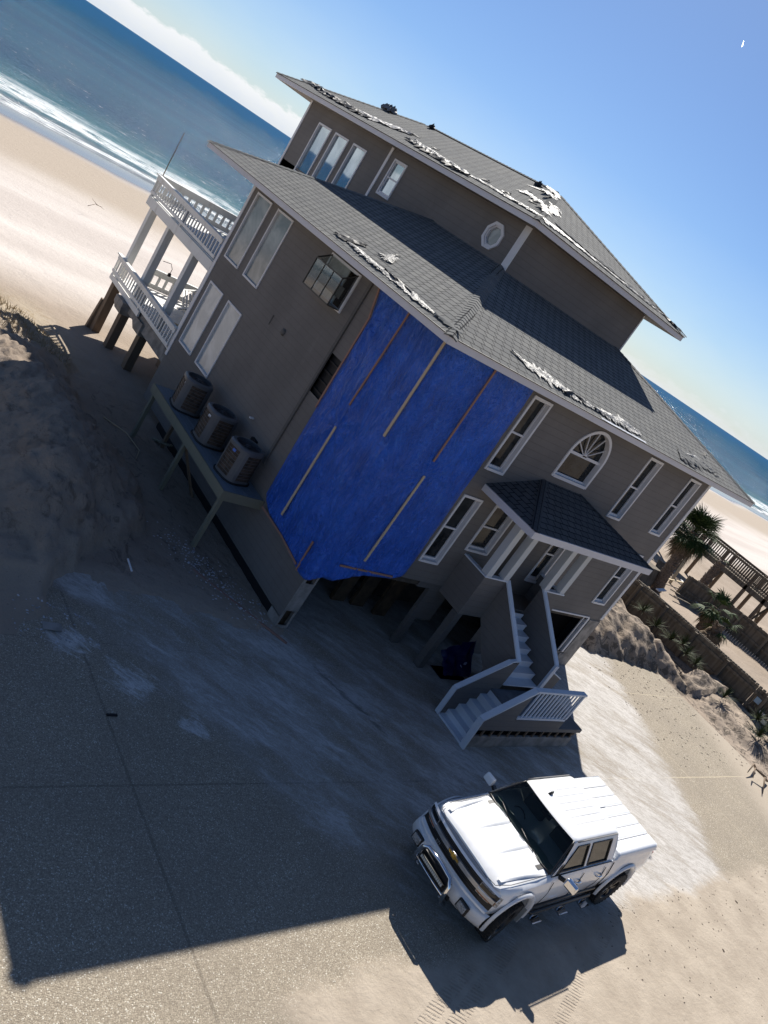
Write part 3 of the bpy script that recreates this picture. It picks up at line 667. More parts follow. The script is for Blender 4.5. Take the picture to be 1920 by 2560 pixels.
def trims():
    m = MB()
    m.box(-.03, .12, -.03, .0, .0, .01) if False else None
    m.box(-.025, -.0, D-.12, D+.02, 1.95, 8.1); m.build('corner_board', M['trim'], house)
    m = MB(); m.box(W-.12, W+.025, -.025, 0, 2.15, 8.1); m.box(W, W+.025, 0, .1, 2.15, 8.1); m.build('corner_board', M['trim'], house)
    m = MB(); m.box(UX-.03, UX, UY+.0, UY+.26, 9.9, 11.25); m.build('corner_board', M['trim'], house)
    m = MB(); m.box(UX-.03, UX, 11.85, 11.98, 9.4, 11.25); m.build('corner_board', M['trim'], house)
    m = MB(); m.box(UX-.03, UX, UY1-.1, UY1+.02, 8.6, 11.25); m.build('corner_board', M['trim'], house)
    m = MB(); m.box(UX1-.03, UX1+.025, UY-.025, UY, 9.7, 11.25); m.build('corner_board', M['trim'], house)
    # vertical seam board on the left wall (old chimney/pipe chase edge)
    m = MB(); m.box(-.05, 0, 3.60, 3.66, 2.5, 8.07); m.box(-.035, 0, 3.66, 3.72, 2.5, 8.07); m.build('seam_board', M['siding_dark'], house)
    # dark hole in the siding beside the tarp
    m = MB(); m.poly([(.10, 3.0, 4.83), (.10, 3.64, 4.83), (.10, 3.64, 6.0), (.10, 3.0, 6.0)])
    for k in range(4): m.box(.05, .09, 3.02, 3.62, 4.95+k*.27, 4.99+k*.27)
    m.build('damaged_sheathing', M['black'], house)
    m = MB(); m.lathe((-.03, 5.91, 5.41), [(.0, -.03), (.07, -.03), (.1, 0), (.1, .03)], 12, 'x'); m.build('vent_cover', M['siding_dark'], house)
    m = MB(); m.box(-.02, .0, 6.7, 6.73, 5.25, 5.55); m.build('hook', M['siding_dark'], house)
trims()
# ---- roofs
def hip_roof(x0, x1, y0, y1, z, p=.342, name='roof'):
    m = MB(); hw = min(x1-x0, y1-y0)/2; zt = z+p*hw; L = math.sqrt(1+p*p)
    if x1-x0 < y1-y0: r0 = ((x0+x1)/2, y0+hw, zt); r1 = ((x0+x1)/2, y1-hw, zt); long_y = True
    else: r0 = (x0+hw, (y0+y1)/2, zt); r1 = (x1-hw, (y0+y1)/2, zt); long_y = False
    A, B, C_, D_ = (x0, y0, z), (x1, y0, z), (x1, y1, z), (x0, y1, z)
    def uv(ps, ax):  # ax: coordinate along the eave; v from rise
        return [(q[ax], (q[2]-z)/p*L) for q in ps]
    faces = ([(A, B, r0), 0], [(B, C_, r1, r0), 1], [(C_, D_, r1), 0], [(D_, A, r0, r1), 1]) if long_y else ([(A, B, r1, r0), 0], [(B, C_, r1), 1], [(C_, D_, r0, r1), 0], [(D_, A, r0), 1])
    for ps, ax in faces: m.poly(list(ps), uv(ps, ax))
    o = m.build(name, M['shingle'], house)
    # caps over hips and ridge: a chain of folded shingles
    cm = MB()
    def cap(a, b):
        a, b = Vector(a), Vector(b); d = b-a; n = int(d.length/.2); dn = d.normalized(); side = dn.cross(Vector((0, 0, 1))).normalized(); up = side.cross(dn)
        for k in range(n):
            p0 = a+dn*(k*.2); p1 = p0+dn*.215; drop = .048 if abs(dn.z) > .05 else .05; w_ = .155
            h0, h1 = .03, .018
            q = [p0+side*w_-up*drop+up*h0, p0+up*(h0+.008), p0-side*w_-up*drop+up*h0, p1-side*w_-up*drop+up*h1, p1+up*(h1+.008), p1+side*w_-up*drop+up*h1]
            uvs = [(random.random()*.0+k*.34+.04, .05), (k*.34+.17, .05), (k*.34+.17, .19), (k*.34+.04, .19)]
            cm.poly([q[0], q[1], q[4], q[5]], uvs); cm.poly([q[1], q[2], q[3], q[4]], uvs)
            cm.poly([q[0], q[0]-up*.03, q[1]-up*.03, q[1]]); cm.poly([q[1], q[1]-up*.03, q[2]-up*.03, q[2]])
    for c, r_ in ((A, r0), (B, r0 if long_y else r1), (C_, r1), (D_, r1 if long_y else r0)): cap(c, r_)
    cap(r0, r1); cm.build('hip_cap', M['shingle'], o)
    # thin shingle edge
    return o, r0, r1
def eaves(x0, x1, y0, y1, z, name='fascia', h=.17, wall=None):
    m = MB(); t = .04; zt = z-.012; zb = z-h
    m.box(x0, x1, y0, y0+t, zb, zt); m.box(x0, x1, y1-t, y1, zb, zt); m.box(x0, x0+t, y0+t, y1-t, zb, zt); m.box(x1-t, x1, y0+t, y1-t, zb, zt)
    f = m.build(name, M['fascia'], house, bevel=.006)
    m = MB(); m.poly([(x0+t, y0+t, zb+.02), (x0+t, y1-t, zb+.02), (x1-t, y1-t, zb+.02), (x1-t, y0+t, zb+.02)]); m.build('soffit', M['soffit'], house)
    m = MB(); e = .03
    for a, b, c, d in ((x0-e, x1+e, y0-e, y0+.02), (x0-e, x1+e, y1-.02, y1+e), (x0-e, x0+.02, y0+.02, y1-.02), (x1-.02, x1+e, y0+.02, y1-.02)): m.box(a, b, c, d, z-.014, z+.004)
    m.build('drip_edge', M['black'], f)
LOW = (-.9, 15.4, -.6, 13.3, 8.25); UPP = (3.45, 12.17, 3.55, 20.3, 11.42)
low_roof, _, _ = hip_roof(*LOW, name='lower_roof'); up_roof, ur0, ur1 = hip_roof(*UPP, name='upper_roof')
eaves(*LOW); eaves(*UPP)
RN = {'ll': lambda u, v: Vector((LOW[0]+v, u, LOW[4]+.342*v)), 'lf': lambda u, v: Vector((u, LOW[2]+v, LOW[4]+.342*v)),
      'ul': lambda u, v: Vector((UPP[0]+v, u, UPP[4]+.342*v)), 'uf': lambda u, v: Vector((u, UPP[2]+v, UPP[4]+.342*v))}
RNN = {'ll': Vector((-.342, 0, 1)).normalized(), 'ul': Vector((-.342, 0, 1)).normalized(), 'lf': Vector((0, -.342, 1)).normalized(), 'uf': Vector((0, -.342, 1)).normalized()}
def crumple(name, face, path, wid, mat, amp=.05, parent=None, seed=0, nu=60, nv=8, lift=.02, ragged=.35):
    """ribbon of torn sheet lying on a roof plane; path = list of (u, v) centre points, wid = half widths"""
    m = MB(); fn, nn = RN[face], RNN[face]; P = [Vector((a, b, 0)) for a, b in path]
    def at(t):
        k = t*(len(P)-1); i = min(int(k), len(P)-2); f = k-i
        return P[i].lerp(P[i+1], f), (P[i+1]-P[i]).normalized(), wid[i]*(1-f)+wid[i+1]*f
    def g(a, b):
        p, d, w_ = at(a); nrm = Vector((-d.y, d.x, 0)); s_ = (b-.5)*2
        w2 = w_*max(.12, 1+ragged*1.5*noise.noise(Vector((a*len(P)*7, s_*2.5+seed, seed)))+ragged*.9*noise.noise(Vector((a*len(P)*19, s_*4+seed, seed+3))))
        q = p+nrm*s_*w2; q += d*.05*noise.noise(Vector((a*20, b*3, seed+4)))
        h = lift+amp*.75*(.5+.9*noise.noise(Vector((q.x*2.2, q.y*5, seed)))+.35*noise.noise(Vector((q.x*6, q.y*12, seed+9))))*(.35+.65*math.sin(math.pi*b))
        return fn(q.x, q.y)+nn*max(.008, h)
    m.grid(g, nu, nv, smooth=False)
    return m.build(name, mat, parent)
cr = crumple
# lower left eave
cr('torn_felt', 'll', [(5.35, .36), (4.95, .55), (4.55, .85)], [.03, .24, .06], M['black'], .07, low_roof, 1, 16, 5)
cr('torn_underlayment', 'll', [(4.75, .42), (4.2, .42), (3.4, .36), (2.5, .36), (1.6, .34), (.9, .28), (.5, .3)], [.03, .09, .11, .09, .10, .08, .03], M['foil'], .06, low_roof, 2, 110, 9, ragged=.5)
cr('torn_felt', 'll', [(2.9, .42), (2.3, .42), (1.6, .38)], [.02, .07, .02], M['black'], .10, low_roof, 3, 20, 4)
cr('torn_underlayment', 'll', [(4.15, 1.4), (3.95, 1.15), (3.75, 1.0), (3.5, .95)], [.02, .2, .16, .02], M['foil'], .05, low_roof, 4, 50, 8, ragged=.9)
cr('torn_felt', 'll', [(4.22, 1.50), (4.12, 1.58)], [.05, .03], M['black'], .04, low_roof, 5, 5, 3)
cr('lifted_shingles', 'll', [(.5, .3), (.0, .34), (-.5, .33)], [.05, .12, .04], M['shingle'], .06, low_roof, 6, 20, 4)
# lower front eave
cr('torn_underlayment', 'lf', [(1.7, .8), (2.2, .55), (2.9, .5), (3.7, .38), (4.3, .34), (5.1, .30)], [.03, .11, .19, .14, .10, .04], M['foil'], .05, low_roof, 11, 90, 8, ragged=.8)
cr('torn_felt', 'lf', [(3.2, .55), (3.55, .26), (4.1, .42), (4.6, .3)], [.02, .06, .03, .10], M['black'], .09, low_roof, 12, 30, 4)
cr('torn_underlayment', 'lf', [(5.0, .3), (5.8, .34), (6.6, .36), (7.5, .30)], [.05, .16, .22, .05], M['foil'], .06, low_roof, 13, 60, 8, ragged=.6)
cr('torn_underlayment', 'lf', [(5.1, .02), (6.3, .02), (7.5, .02)], [.03, .03, .03], simple('bright_foil', (.75, .76, .78), .35), .012, low_roof, 14, 40, 3)
cr('lifted_shingles', 'lf', [(9.9, .2), (10.6, .5), (11.6, .65), (12.9, .6)], [.05, .3, .3, .08], M['shingle'], .06, low_roof, 15, 60, 8, ragged=.5)
cr('torn_underlayment', 'lf', [(10.5, .62), (11.6, .75), (12.3, .62), (12.8, .35)], [.02, .07, .08, .03], M['foil'], .07, low_roof, 16, 40, 4, ragged=.9)
cr('torn_felt', 'lf', [(10.1, .35), (10.5, .16), (10.9, .12)], [.02, .06, .02], M['black'], .06, low_roof, 17, 12, 3)
cr('torn_felt', 'lf', [(12.85, 1.2), (12.95, 1.35)], [.06, .03], M['black'], .09, low_roof, 18, 5, 3)
# upper left eave, full length of torn shingles
cr('torn_felt', 'ul', [(20.3, 1.1), (19.7, 1.1), (18.8, 1.2)], [.06, .40, .15], M['black'], .09, up_roof, 21, 24, 5)
cr('torn_felt', 'ul', [(19.2, 1.0), (17.5, .75), (16.0, .72), (15.0, .68), (14.0, .7)], [.08, .22, .26, .22, .14], M['black'], .13, up_roof, 22, 60, 5, ragged=.6)
cr('torn_underlayment', 'ul', [(16, .75), (15, .85), (14, 1.0), (13.2, 1.3), (12.6, 1.6)], [.05, .24, .36, .28, .1], simple('grey_foil', (.30, .29, .28), .6, nscale=6, namt=.6), .09, up_roof, 23, 70, 9, ragged=.6)
cr('torn_felt', 'ul', [(13.2, 1.62), (12.8, 1.75), (12.4, 1.82)], [.03, .09, .03], M['black'], .06, up_roof, 24, 10, 4)
cr('torn_underlayment', 'ul', [(11.6, 1.1), (10.9, 1.0), (9.9, .9), (8.8, .8), (7.8, .62), (6.6, .6), (5.6, .55), (4.6, .5), (3.9, .45)], [.03, .12, .09, .06, .10, .05, .09, .10, .07], M['foil'], .05, up_roof, 25, 160, 10, ragged=.6)
cr('torn_felt', 'ul', [(11.6, .75), (10.4, .6), (9.0, .5), (8.0, .42), (7.4, .45)], [.06, .2, .14, .18, .04], M['black'], .13, up_roof, 26, 60, 4, ragged=.7)
for a, b, sd_ in ((10.9, 1.45, 31), (7.35, .98, 32), (6.1, .8, 33), (5.6, 1.4, 34)): cr('torn_felt', 'ul', [(a+.14, b), (a-.14, b+.12)], [.13, .04], M['black'], .08, up_roof, sd_, 5, 3)
cr('torn_underlayment', 'ul', [(7.0, 2.3), (6.7, 2.0), (6.3, 2.05), (5.9, 1.8), (5.6, 1.85)], [.02, .16, .07, .15, .02], M['foil'], .06, up_roof, 35, 60, 8, ragged=.9)
cr('torn_felt', 'ul', [(7.0, 2.25), (6.8, 2.35)], [.12, .04], M['black'], .05, up_roof, 36, 6, 3)
cr('torn_underlayment', 'ul', [(8.1, 3.2), (7.7, 3.5), (7.3, 3.45), (7.0, 3.6)], [.02, .12, .08, .02], M['foil'], .05, up_roof, 37, 50, 6, ragged=.9)
# upper front face near the hip
cr('torn_underlayment', 'uf', [(4.4, 1.0), (4.9, 1.5), (5.4, 1.7), (5.9, 2.2), (6.4, 2.4)], [.03, .2, .12, .2, .03], M['foil'], .06, up_roof, 41, 70, 8, ragged=.9)
cr('torn_felt', 'uf', [(6.6, 3.7), (7.2, 3.9), (7.7, 4.15)], [.05, .25, .06], M['black'], .05, up_roof, 42, 16, 4)
cr('torn_underlayment', 'uf', [(6.1, 3.0), (6.5, 3.3), (6.9, 3.4), (7.2, 3.7)], [.02, .12, .08, .03], M['foil'], .06, up_roof, 43, 50, 6, ragged=.9)
cr('torn_underlayment', 'uf', [(3.9, .35), (5, .5), (6.5, .45), (8.5, .5), (10, .5), (11.2, .55)], [.12, .12, .06, .05, .05, .02], simple('grey_foil_b', (.24, .235, .23), .6, nscale=6, namt=.6), .04, up_roof, 44, 110, 6, ragged=.6)
cr('lifted_shingles', 'uf', [(5, .9), (7, .85), (9, .8), (11, .7)], [.1, .2, .18, .1], M['shingle'], .05, up_roof, 45, 60, 5, ragged=.4)
cr('torn_felt', 'uf', [(10.9, .8), (11.4, .55), (12.1, .25), (12.4, .1)], [.03, .12, .14, .05], M['black'], .08, up_roof, 46, 24, 4, ragged=.8)
def roof_vents():
    for name, p, s_, mat in (('roof_vent', (6.75, 16.95, 12.55), .26, 'foil'), ('roof_vent', (7.55, 15.3, 12.85), .16, 'black'), ('roof_vent', (7.3, 8.3, 12.72), .18, 'black')):
        m = MB()
        for k in range(3 if mat == 'foil' else 1):
            c = Vector(p)+Vector((0, k*.25, 0))
            m.grid(lambda a, b: c+Vector((math.cos(a*6.283)*s_*(1-b*.7), math.sin(a*6.283)*s_*(1-b*.7), b*s_*.9))*(1)+Vector((0, 0, 1))*.12*noise.noise(Vector((a*9, b*9, k))), 10, 3, smooth=False)
        m.build(name, M[mat], up_roof)
roof_vents()
# ---- porch
def porch():
    # roof
    x0, x1, d, ze = 3.54, 9.6, -2.06, 5.38; ax0, ax1, za = 5.53, 7.37, 6.05
    m = MB(); A, B_, C_, D_ = (x0, 0, ze), (x0, d, ze), (x1, d, ze), (x1, 0, ze); T0, T1 = (ax0, 0, za), (ax1, 0, za)
    L = lambda a, b: (Vector(a)-Vector(b)).length
    m.poly([A, B_, T0], [(0, 0), (2.06, 0), (0, 2.1)]); m.poly([B_, C_, T1, T0], [(x0, 0), (x1, 0), (ax1, 2.16), (ax0, 2.16)]); m.poly([C_, D_, T1], [(0, 0), (2.06, 0), (2.06, 2.1)])
    pr = m.build('porch_roof', M['porchshingle'], house)
    for a, b in ((B_, T0), (C_, T1)):
        c = MB()
        a, b = Vector(a), Vector(b); n = 14; sd_ = (b-a).cross(Vector((0, 0, 1))).normalized()
        for k in range(n):
            p0 = a.lerp(b, k/n); p1 = a.lerp(b, (k+1.1)/n); h = .03
            c.poly([p0+sd_*.12+Vector((0, 0, h-.03)), p0+Vector((0, 0, h)), p1+Vector((0, 0, h-.012)), p1+sd_*.12+Vector((0, 0, h-.042))], [(.05, .05), (.2, .05), (.2, .18), (.05, .18)])
            c.poly([p0+Vector((0, 0, h)), p0-sd_*.12+Vector((0, 0, h-.03)), p1-sd_*.12+Vector((0, 0, h-.042)), p1+Vector((0, 0, h-.012))], [(.05, .05), (.2, .05), (.2, .18), (.05, .18)])
        c.build('hip_cap', M['porchshingle'], pr)
    m = MB(); zb = ze-.2; t = .05
    m.box(x0-.01, x1+.01, d-.03, d+t, zb, ze-.012); m.box(x0-.01, x0+t, d+t, -.002, zb, ze-.012); m.box(x1-t, x1+.01, d+t, -.002, zb, ze-.012); m.build('fascia', M['fascia'], house, bevel=.006)
    m = MB(); m.poly([(x0+t, d+t, zb+.03), (x0+t, -.01, zb+.03), (x1-t, -.01, zb+.03), (x1-t, d+t, zb+.03)]); m.build('soffit', M['soffit'], house)
    # knee wall box
    kx0, kx1, ky, zf, zc = 4.6, 8.42, -.97, 2.4, 3.30
    m = MB(); t = .12
    m.box(kx0, kx0+t, ky, -.004, 1.98, zc-.04)
    m.box(kx0+t, 5.6, ky, ky+t, 1.98, zc-.04); m.box(7.4, kx1, ky, ky+t, 1.98, zc-.04); m.box(kx1-t, kx1, ky+t, -.004, 1.98, zc-.04)
    m.box(kx0+t, kx1-t, ky+t, -.004, zf-.2, zf)
    m.build('porch_knee_wall', M['siding'], house)
    m = MB(); e = .025
    m.box(kx0-e, kx0+t+e, ky-e, -.004, zc-.04, zc); m.box(kx0+t+e, 5.6, ky-e, ky+t+e, zc-.04, zc); m.box(7.4, kx1+e, ky-e, ky+t+e, zc-.04, zc); m.box(kx1-t-e, kx1+e, ky+t+e, -.004, zc-.04, zc)
    m.build('rail_cap', M['stairpaint'], house)
    for px in (4.72, 5.48, 7.32+.15, 8.28):
        m = MB(); wv = .12; m.box(px-wv, px+wv, ky-.01, ky+.23, zc, zb+.03); m.box(px-wv-.03, px+wv+.03, ky-.04, ky+.26, zb-.12, zb-.02)
        m.build('porch_post', M['porchpost'], house, bevel=.01)
    # column to the ground
    m = MB(); m.box(4.56, 4.8, ky-.005, ky+.22, 0, 1.98); m.build('porch_column', M['siding_dark'], house)
    m = MB(); m.box(DOOR[0], DOOR[1], .12, .2, DOOR[2], DOOR[3]); m.build('front_door', simple('door', (.05, .045, .04), .5), house)
    m = MB(); f = .07; m.box(DOOR[0]-f, DOOR[0], -.02, .12, DOOR[2], DOOR[3]+f); m.box(DOOR[1], DOOR[1]+f, -.02, .12, DOOR[2], DOOR[3]+f); m.box(DOOR[0], DOOR[1], -.02, .12, DOOR[3], DOOR[3]+f); m.build('door_frame', M['trim'], house)
porch()
def foundation():
    # pillar at the near corner with two broken openings
    m = MB(); wall_grid(m, 'y', 0, 0, .42, 0, 2.147, [(.08, .34, .10, .55), (.10, .36, 1.42, 1.62)])
    m.box(.38, .42, .002, .5, 0, 2.1); m.poly([(.0, .002, 0), (.0, .45, 0), (.0, .45, .34), (.0, .002, .34)])
    m.build('corner_pillar', M['concrete'], house)
    m = MB(); m.box(.03, .37, .12, .4, .02, 2.0); m.build('pillar_core', M['brownboard'], house)
    m = MB(); m.box(.05, .1, .45, 9.5, -.3, .5); m.build('gap_shade_strip', M['black'], house)  # black strip stands in for the dark gap under the side wall
    # garage divider
    m = MB(); m.box(4.22, 5.08, .0, .12, .93, 2.147); m.box(4.22, 4.5, .0, .12, 0, .93); m.build('garage_divider', M['siding_dark'], house)
    m = MB(); m.box(3.7, 4.22, 0.0, .1, 1.97, 2.147); m.build('lintel', M['siding_dark'], house)
    # brown board partitions deep in the bay
    for (x, y) in ((2.9, 1.6), (3.6, 1.5), (4.3, 1.2)):
        m = MB(); m.box(x, x+.5, y, y+.12, 0, 2.0); m.build('partition_board', M['brownboard'], house)
    m = MB(); m.box(.1, 13.1, 4.2, 4.35, -.02, 2.0); m.box(5.0, 13.2, 2.2, 2.3, -.02, 2.0); m.build('bay_light_block', M['under'], house)  # added back walls that keep daylight out of the bay
    for x in (2.4, 6.6, 9.4):
        for y in (2.4, 7.5, 11.6, 15.5):
            if (x, y) == (2.4, 11.6): continue
            m = MB(); m.box(x-.15, x+.15, y-.15, y+.15, -.6, 2.0); m.build('piling', M['wood'], house)
    # big dark opening on the right with frame
    m = MB(); a, b, p, q = GO; m.box(a-.05, b+.02, -.03, .08, q, q+.05); m.box(b-.02, b+.08, -.03, .08, p, q); m.box(b-.22, b-.17, .02, .06, p, q); m.build('garage_opening_frame', M['trim'], house)
    m = MB(); m.box(a-.2, b+.1, .5, .55, .0, 2.1); m.box(a, b, .08, .5, p-.02, p); m.build('garage_interior', M['dark'], house)
    m = MB(); m.box(12.4, W, -.035, -.003, 0, .5); m.box(12.6, W, -.03, -.003, .5, 2.06); m.build('concrete_pier', M['concrete'], house)
foundation()
# ================================================================ tarp
def fold(s):  # arc length s: negative along the left wall, positive along the front; rounded corner
    r = .06
    if s > r: return Vector((s, 0, 0)), Vector((0, -1, 0))
    if s < -r: return Vector((0, -s, 0)), Vector((-1, 0, 0))
    t = (s+r)/(2*r)*math.pi/2; c = Vector((r, r, 0)); n = Vector((-math.cos(t), -math.sin(t), 0)); return c+n*r, n
def tarp():
    T_ = thing('tarp', 'large blue plastic tarp nailed over the damaged corner of the house', 'tarp', (0, 0, 2))
    left = [(8.06, -3.28), (7.35, -2.98), (6.0, -2.98), (4.7, -2.95), (3.2, -2.91), (2.05, -2.86), (1.9, -2.80), (1.76, -2.7), (1.5, .0)]
    def lx(z):
        for (z0, s0), (z1, s1) in zip(left, left[1:]):
            if z <= z0 and z >= z1: return s0+(s1-s0)*(z0-z)/(z0-z1)
        return 0
    bot = [(-2.6, 1.75), (-1.8, 1.72), (-.3, 1.52), (0, 1.53), (.45, 1.70), (.75, 1.66), (1.2, 1.88), (1.6, 2.02), (2.2, 2.04), (2.55, 2.06), (2.92, 2.2)]
    def bz(s):
        if s < -2.6: return 1.75+(-s-2.6)*.35
        for (a, za), (b, zb) in zip(bot, bot[1:]):
            if s <= b: return za+(zb-za)*(s-a)/(b-a)
        return 2.2
    nu, nv = 190, 150; m = MB()
    def g(a, b):
        zt = 8.09; z = zt
        s0 = a*(2.93+3.3)-3.3; zb = bz(s0); z = zb+(zt-zb)*b
        l = lx(min(z, 8.06)) if z > 1.95 else -2.80
        # squeeze the left part inside the ragged left edge
        s = s0 if s0 > -1.2 else -1.2+(s0+1.2)*(-l-1.2)/(3.3-1.2)
        # right edge waviness
        if s0 > 2.4: s += (s0-2.4)/.53*(.03*noise.noise(Vector((0, z*1.4, 3)))-.012*(8-z)*0)
        p, n = fold(s)
        wr = noise.noise(Vector((s*1.1+z*.45, z*.55, 0)))*.55+noise.noise(Vector((s*3.0-z*1.2, z*1.1, 5)))*.35+noise.noise(Vector((s*7+z*3, z*2.4, 9)))*.16
        # folds fanning out from nails
        for (ns, nz_, k, amp_) in ((-2.95, 7.3, 9, .05), (1.3, 5.1, 14, .035), (-1.8, 4.8, 8, .04), (1.25, 2.4, 10, .03), (-.3, 1.6, 9, .03)):
            dx, dz = s-ns, z-nz_; r_ = math.hypot(dx, dz)
            if r_ < 1.6 and r_ > .02: wr += amp_/.05*math.cos(math.atan2(dz, dx)*k)*math.exp(-r_*1.7)*min(1, r_*4)*.6
        off = .03+.085*(1+wr)+.012*noise.noise(Vector((s*14+z*9, z*5-s*4, 2)))
        edge = min(1, (z-zb)/.12+.35)
        off = max(.016, off*edge*min(1, .35+(s-l)/.35)*min(1, .35+(2.95-s)/.3))
        if .4 < s < 2.5 and z < 2.5: off += .05*math.sin((s-.4)/2.1*math.pi)*sst(2.5, 1.8, z)
        return Vector((p.x, p.y, z))+n*off
    m.grid(g, nu, nv, smooth=True)
    o = m.build('tarp_sheet', M['tarp'], T_)
    def batten(pts, w_=.055, mat='lath', off=.15):
        b = MB()
        q = []
        for s, z in pts:
            p, n = fold(s); q.append((Vector((p.x, p.y, z))+n*off, n))
        for (p, n), (p2, n2) in zip(q, q[1:]): b.beam(p, p2, w_, .022, n)
        b.build('batten', M[mat], T_)
    batten([(-.24, 8.03), (-.24, 5.50)], .075, 'lathpale'); batten([(1.28, 8.05), (1.27, 5.48)]); batten([(-1.74, 8.0), (-1.81, 5.41)])
    batten([(-1.81, 4.79), (-1.78, 2.13)], .07, 'lathpale'); batten([(1.30, 5.07), (1.24, 2.46)], .07, 'lathpale')
    batten([(.60, 2.2), (2.45, 2.19)], off=.15); batten([(-.30, 2.42), (-.26, 1.57)]); batten([(-2.6, 1.80), (-1.4, 1.78), (-.37, 1.67)])
    batten([(-3.22, 8.0), (-2.97, 7.3)], .06, off=.10); batten([(-2.95, 7.3), (-2.92, 4.7)], .06, off=.10)
tarp()
# ================================================================ entry staircase
def entry_stairs():
    S_ = thing('entry_staircase', 'outside staircase with white rail caps that turns on a landing below the front porch', 'stairs', (6.5, -2.8, 0))
    xl, xr, yt, yb_ = 5.6, 7.4, -.97, -2.72; yo = -3.86
    tr = M['stairpaint']
    # upper flight: seven steps down towards the yard
    n = 7; z_top, z_land = 2.4, 1.0; r = (z_top-z_land)/n; run = (yt-yb_)/ (n-1)
    for k in range(n-1):
        y = yt - run*k; z = z_top - r*(k+1)
        m = MB(); m.box(xl+.1, xr-.1, y-run-.03, y, z-.04, z); m.box(xl+.1, xr-.1, y-.02, y, z, z+r-.04)
        m.build('step', tr, S_)
    m = MB(); m.box(xl-.25, 7.6, yo+.1, yb_, z_land-.05, z_land); m.build('landing', simple('landing_boards', (.10, .11, .125), .7, nscale=3, namt=.3), S_)
    def skin(name, P, axis, c, t, mat='siding'):  # wall panel from a polygon in its plane
        m = MB()
        if axis == 'x': a = [(c, u, z) for u, z in P]; b = [(c+t, u, z) for u, z in P]
        else: a = [(u, c, z) for u, z in P]; b = [(u, c+t, z) for u, z in P]
        m.poly(a); m.poly(b[::-1])
        for i in range(len(P)): j = (i+1) % len(P); m.poly([a[j], a[i], b[i], b[j]])
        return m.build(name, M[mat], S_)
    def cap(name, P, axis, c, w_=.17, h=.045):
        m = MB()
        pts = [(c, u, z) for u, z in P] if axis == 'x' else [(u, c, z) for u, z in P]
        for a, b in zip(pts, pts[1:]): m.beam(a, b, w_, h)
        return m.build(name, tr, S_)
    # side walls of the upper flight
    skin('stair_wall', [(yt, 1.98), (yt, 3.26), (yb_, 1.93), (yb_, .55), (-1.72, 1.25)], 'x', xl, .1)
    skin('stair_wall', [(yt, 1.9), (yt, 3.26), (yb_, 1.98), (yb_, .0), (yt, .0)], 'x', xr-.02, .1)
    cap('rail_cap', [(yt+.05, 3.30), (yb_, 1.96)], 'x', xl+.05); cap('rail_cap', [(yt+.05, 3.30), (yb_, 2.02)], 'x', xr+.03)
    # from the right wall the cap runs across to the outer wall
    skin('stair_wall', [(yb_, .0), (yb_, 1.98), (yo, 1.98), (yo, .0)], 'x', xr+.0, .06, 'siding') if False else None
    cap('rail_cap', [(yb_, 2.0), (yo, 2.03)], 'x', 5.27+0, .10) if False else None
    # lower flight, five steps to the left
    n2 = 5; x0 = 5.35; run2 = .27; r2 = z_land/(n2+0)
    for k in range(n2):
        x = x0-run2*k; z = z_land-r2*(k+.0)-.0
        if k == 0: continue
        m = MB(); m.box(x-.01, x+run2+.03, yo+.1, -2.72, z-.05, z); m.box(x+run2-.0, x+run2+.03, yo+.1, -2.72, z, z+r2-.05); m.build('step', tr, S_)
    m = MB(); m.box(x0-run2*n2, x0-run2*(n2-1)+.03, yo+.1, -2.72, .0, .05); m.box(x0-run2*(n2-1)-.01, x0-run2*(n2-1)+.02, yo+.1, -2.72, .05, r2-.05); m.build('step', tr, S_)
    m = MB()
    for k in range(n2): m.box(x0-run2*(k+1)+.02, x0-run2*k, yo+.12, -2.74, .0, z_land-r2*(k+1)-.06 if k < n2-1 else .01)
    # inner wall (house side) and outer wall of the lower flight
    skin('stair_wall', [(4.0, .0), (4.0, .88), (5.35, 1.88), (5.6, 1.88), (5.6, .0)], 'y', -2.72, .08)
    cap('rail_cap', [(3.98, .02), (3.95, .90), (5.36, 1.93)], 'y', -2.68, .14)
    cap('rail_cap', [(5.36, 1.93), (5.62, 1.98)], 'y', -2.68, .10)
    skin('stair_wall', [(3.98, .62), (3.9, .95), (5.25, 1.97), (5.25, 1.0), (7.6, 1.0), (7.6, .72), (8.88, .72), (8.88, .60)], 'y', yo, .08)
    cap('rail_cap', [(4.0, .0), (3.9, .98), (5.24, 2.01)], 'y', yo+.03, .17, .06)
    # outer cap from the landing corner back to the upper flight (right-hand side)
    m = MB(); m.box(7.34, 7.50, yb_-.06, yb_+.02, 1.0, 2.02); m.build('end_board', tr, S_)
    skin('stair_wall', [(7.5, .72), (7.5, 1.75), (8.1, 1.55), (8.1, .72)], 'y', yb_, .05)
    cap('rail_cap', [(7.5, 1.77), (8.12, 1.56)], 'y', yb_+.02, .08, .03)
    # railing panel
    m = MB(); m.box(5.25, 7.6, yo-.04, yo+.12, 1.98, 2.035); rail = m.build('railing', tr, S_)
    m = MB(); m.box(5.3, 7.58, yo-.0, yo+.07, 1.02, 1.09); m.build('bottom_rail', tr, rail)
    for k in range(12):
        x = 5.45+k*.178; m = MB(); m.box(x, x+.05, yo+.01, yo+.04, 1.09, 1.98); m.build('baluster', tr, rail)
    m = MB(); m.box(7.53, 7.6, yo-.01, yo+.08, 1.09, 1.98); m.build('rail_post', tr, rail)
    # low box at the right
    m = MB(); m.box(7.5, 8.88, yo+.08, -2.1, .62, .72); m.box(8.8, 8.88, yo+.08, -2.1, .40, .62); m.build('box_top', M['siding'], S_)
    # vent band and concrete skirt
    m = MB(); m.box(4.12, 8.80, yo+.10, yo+.16, .36, .62); m.build('vent_void', M['dark'], S_)
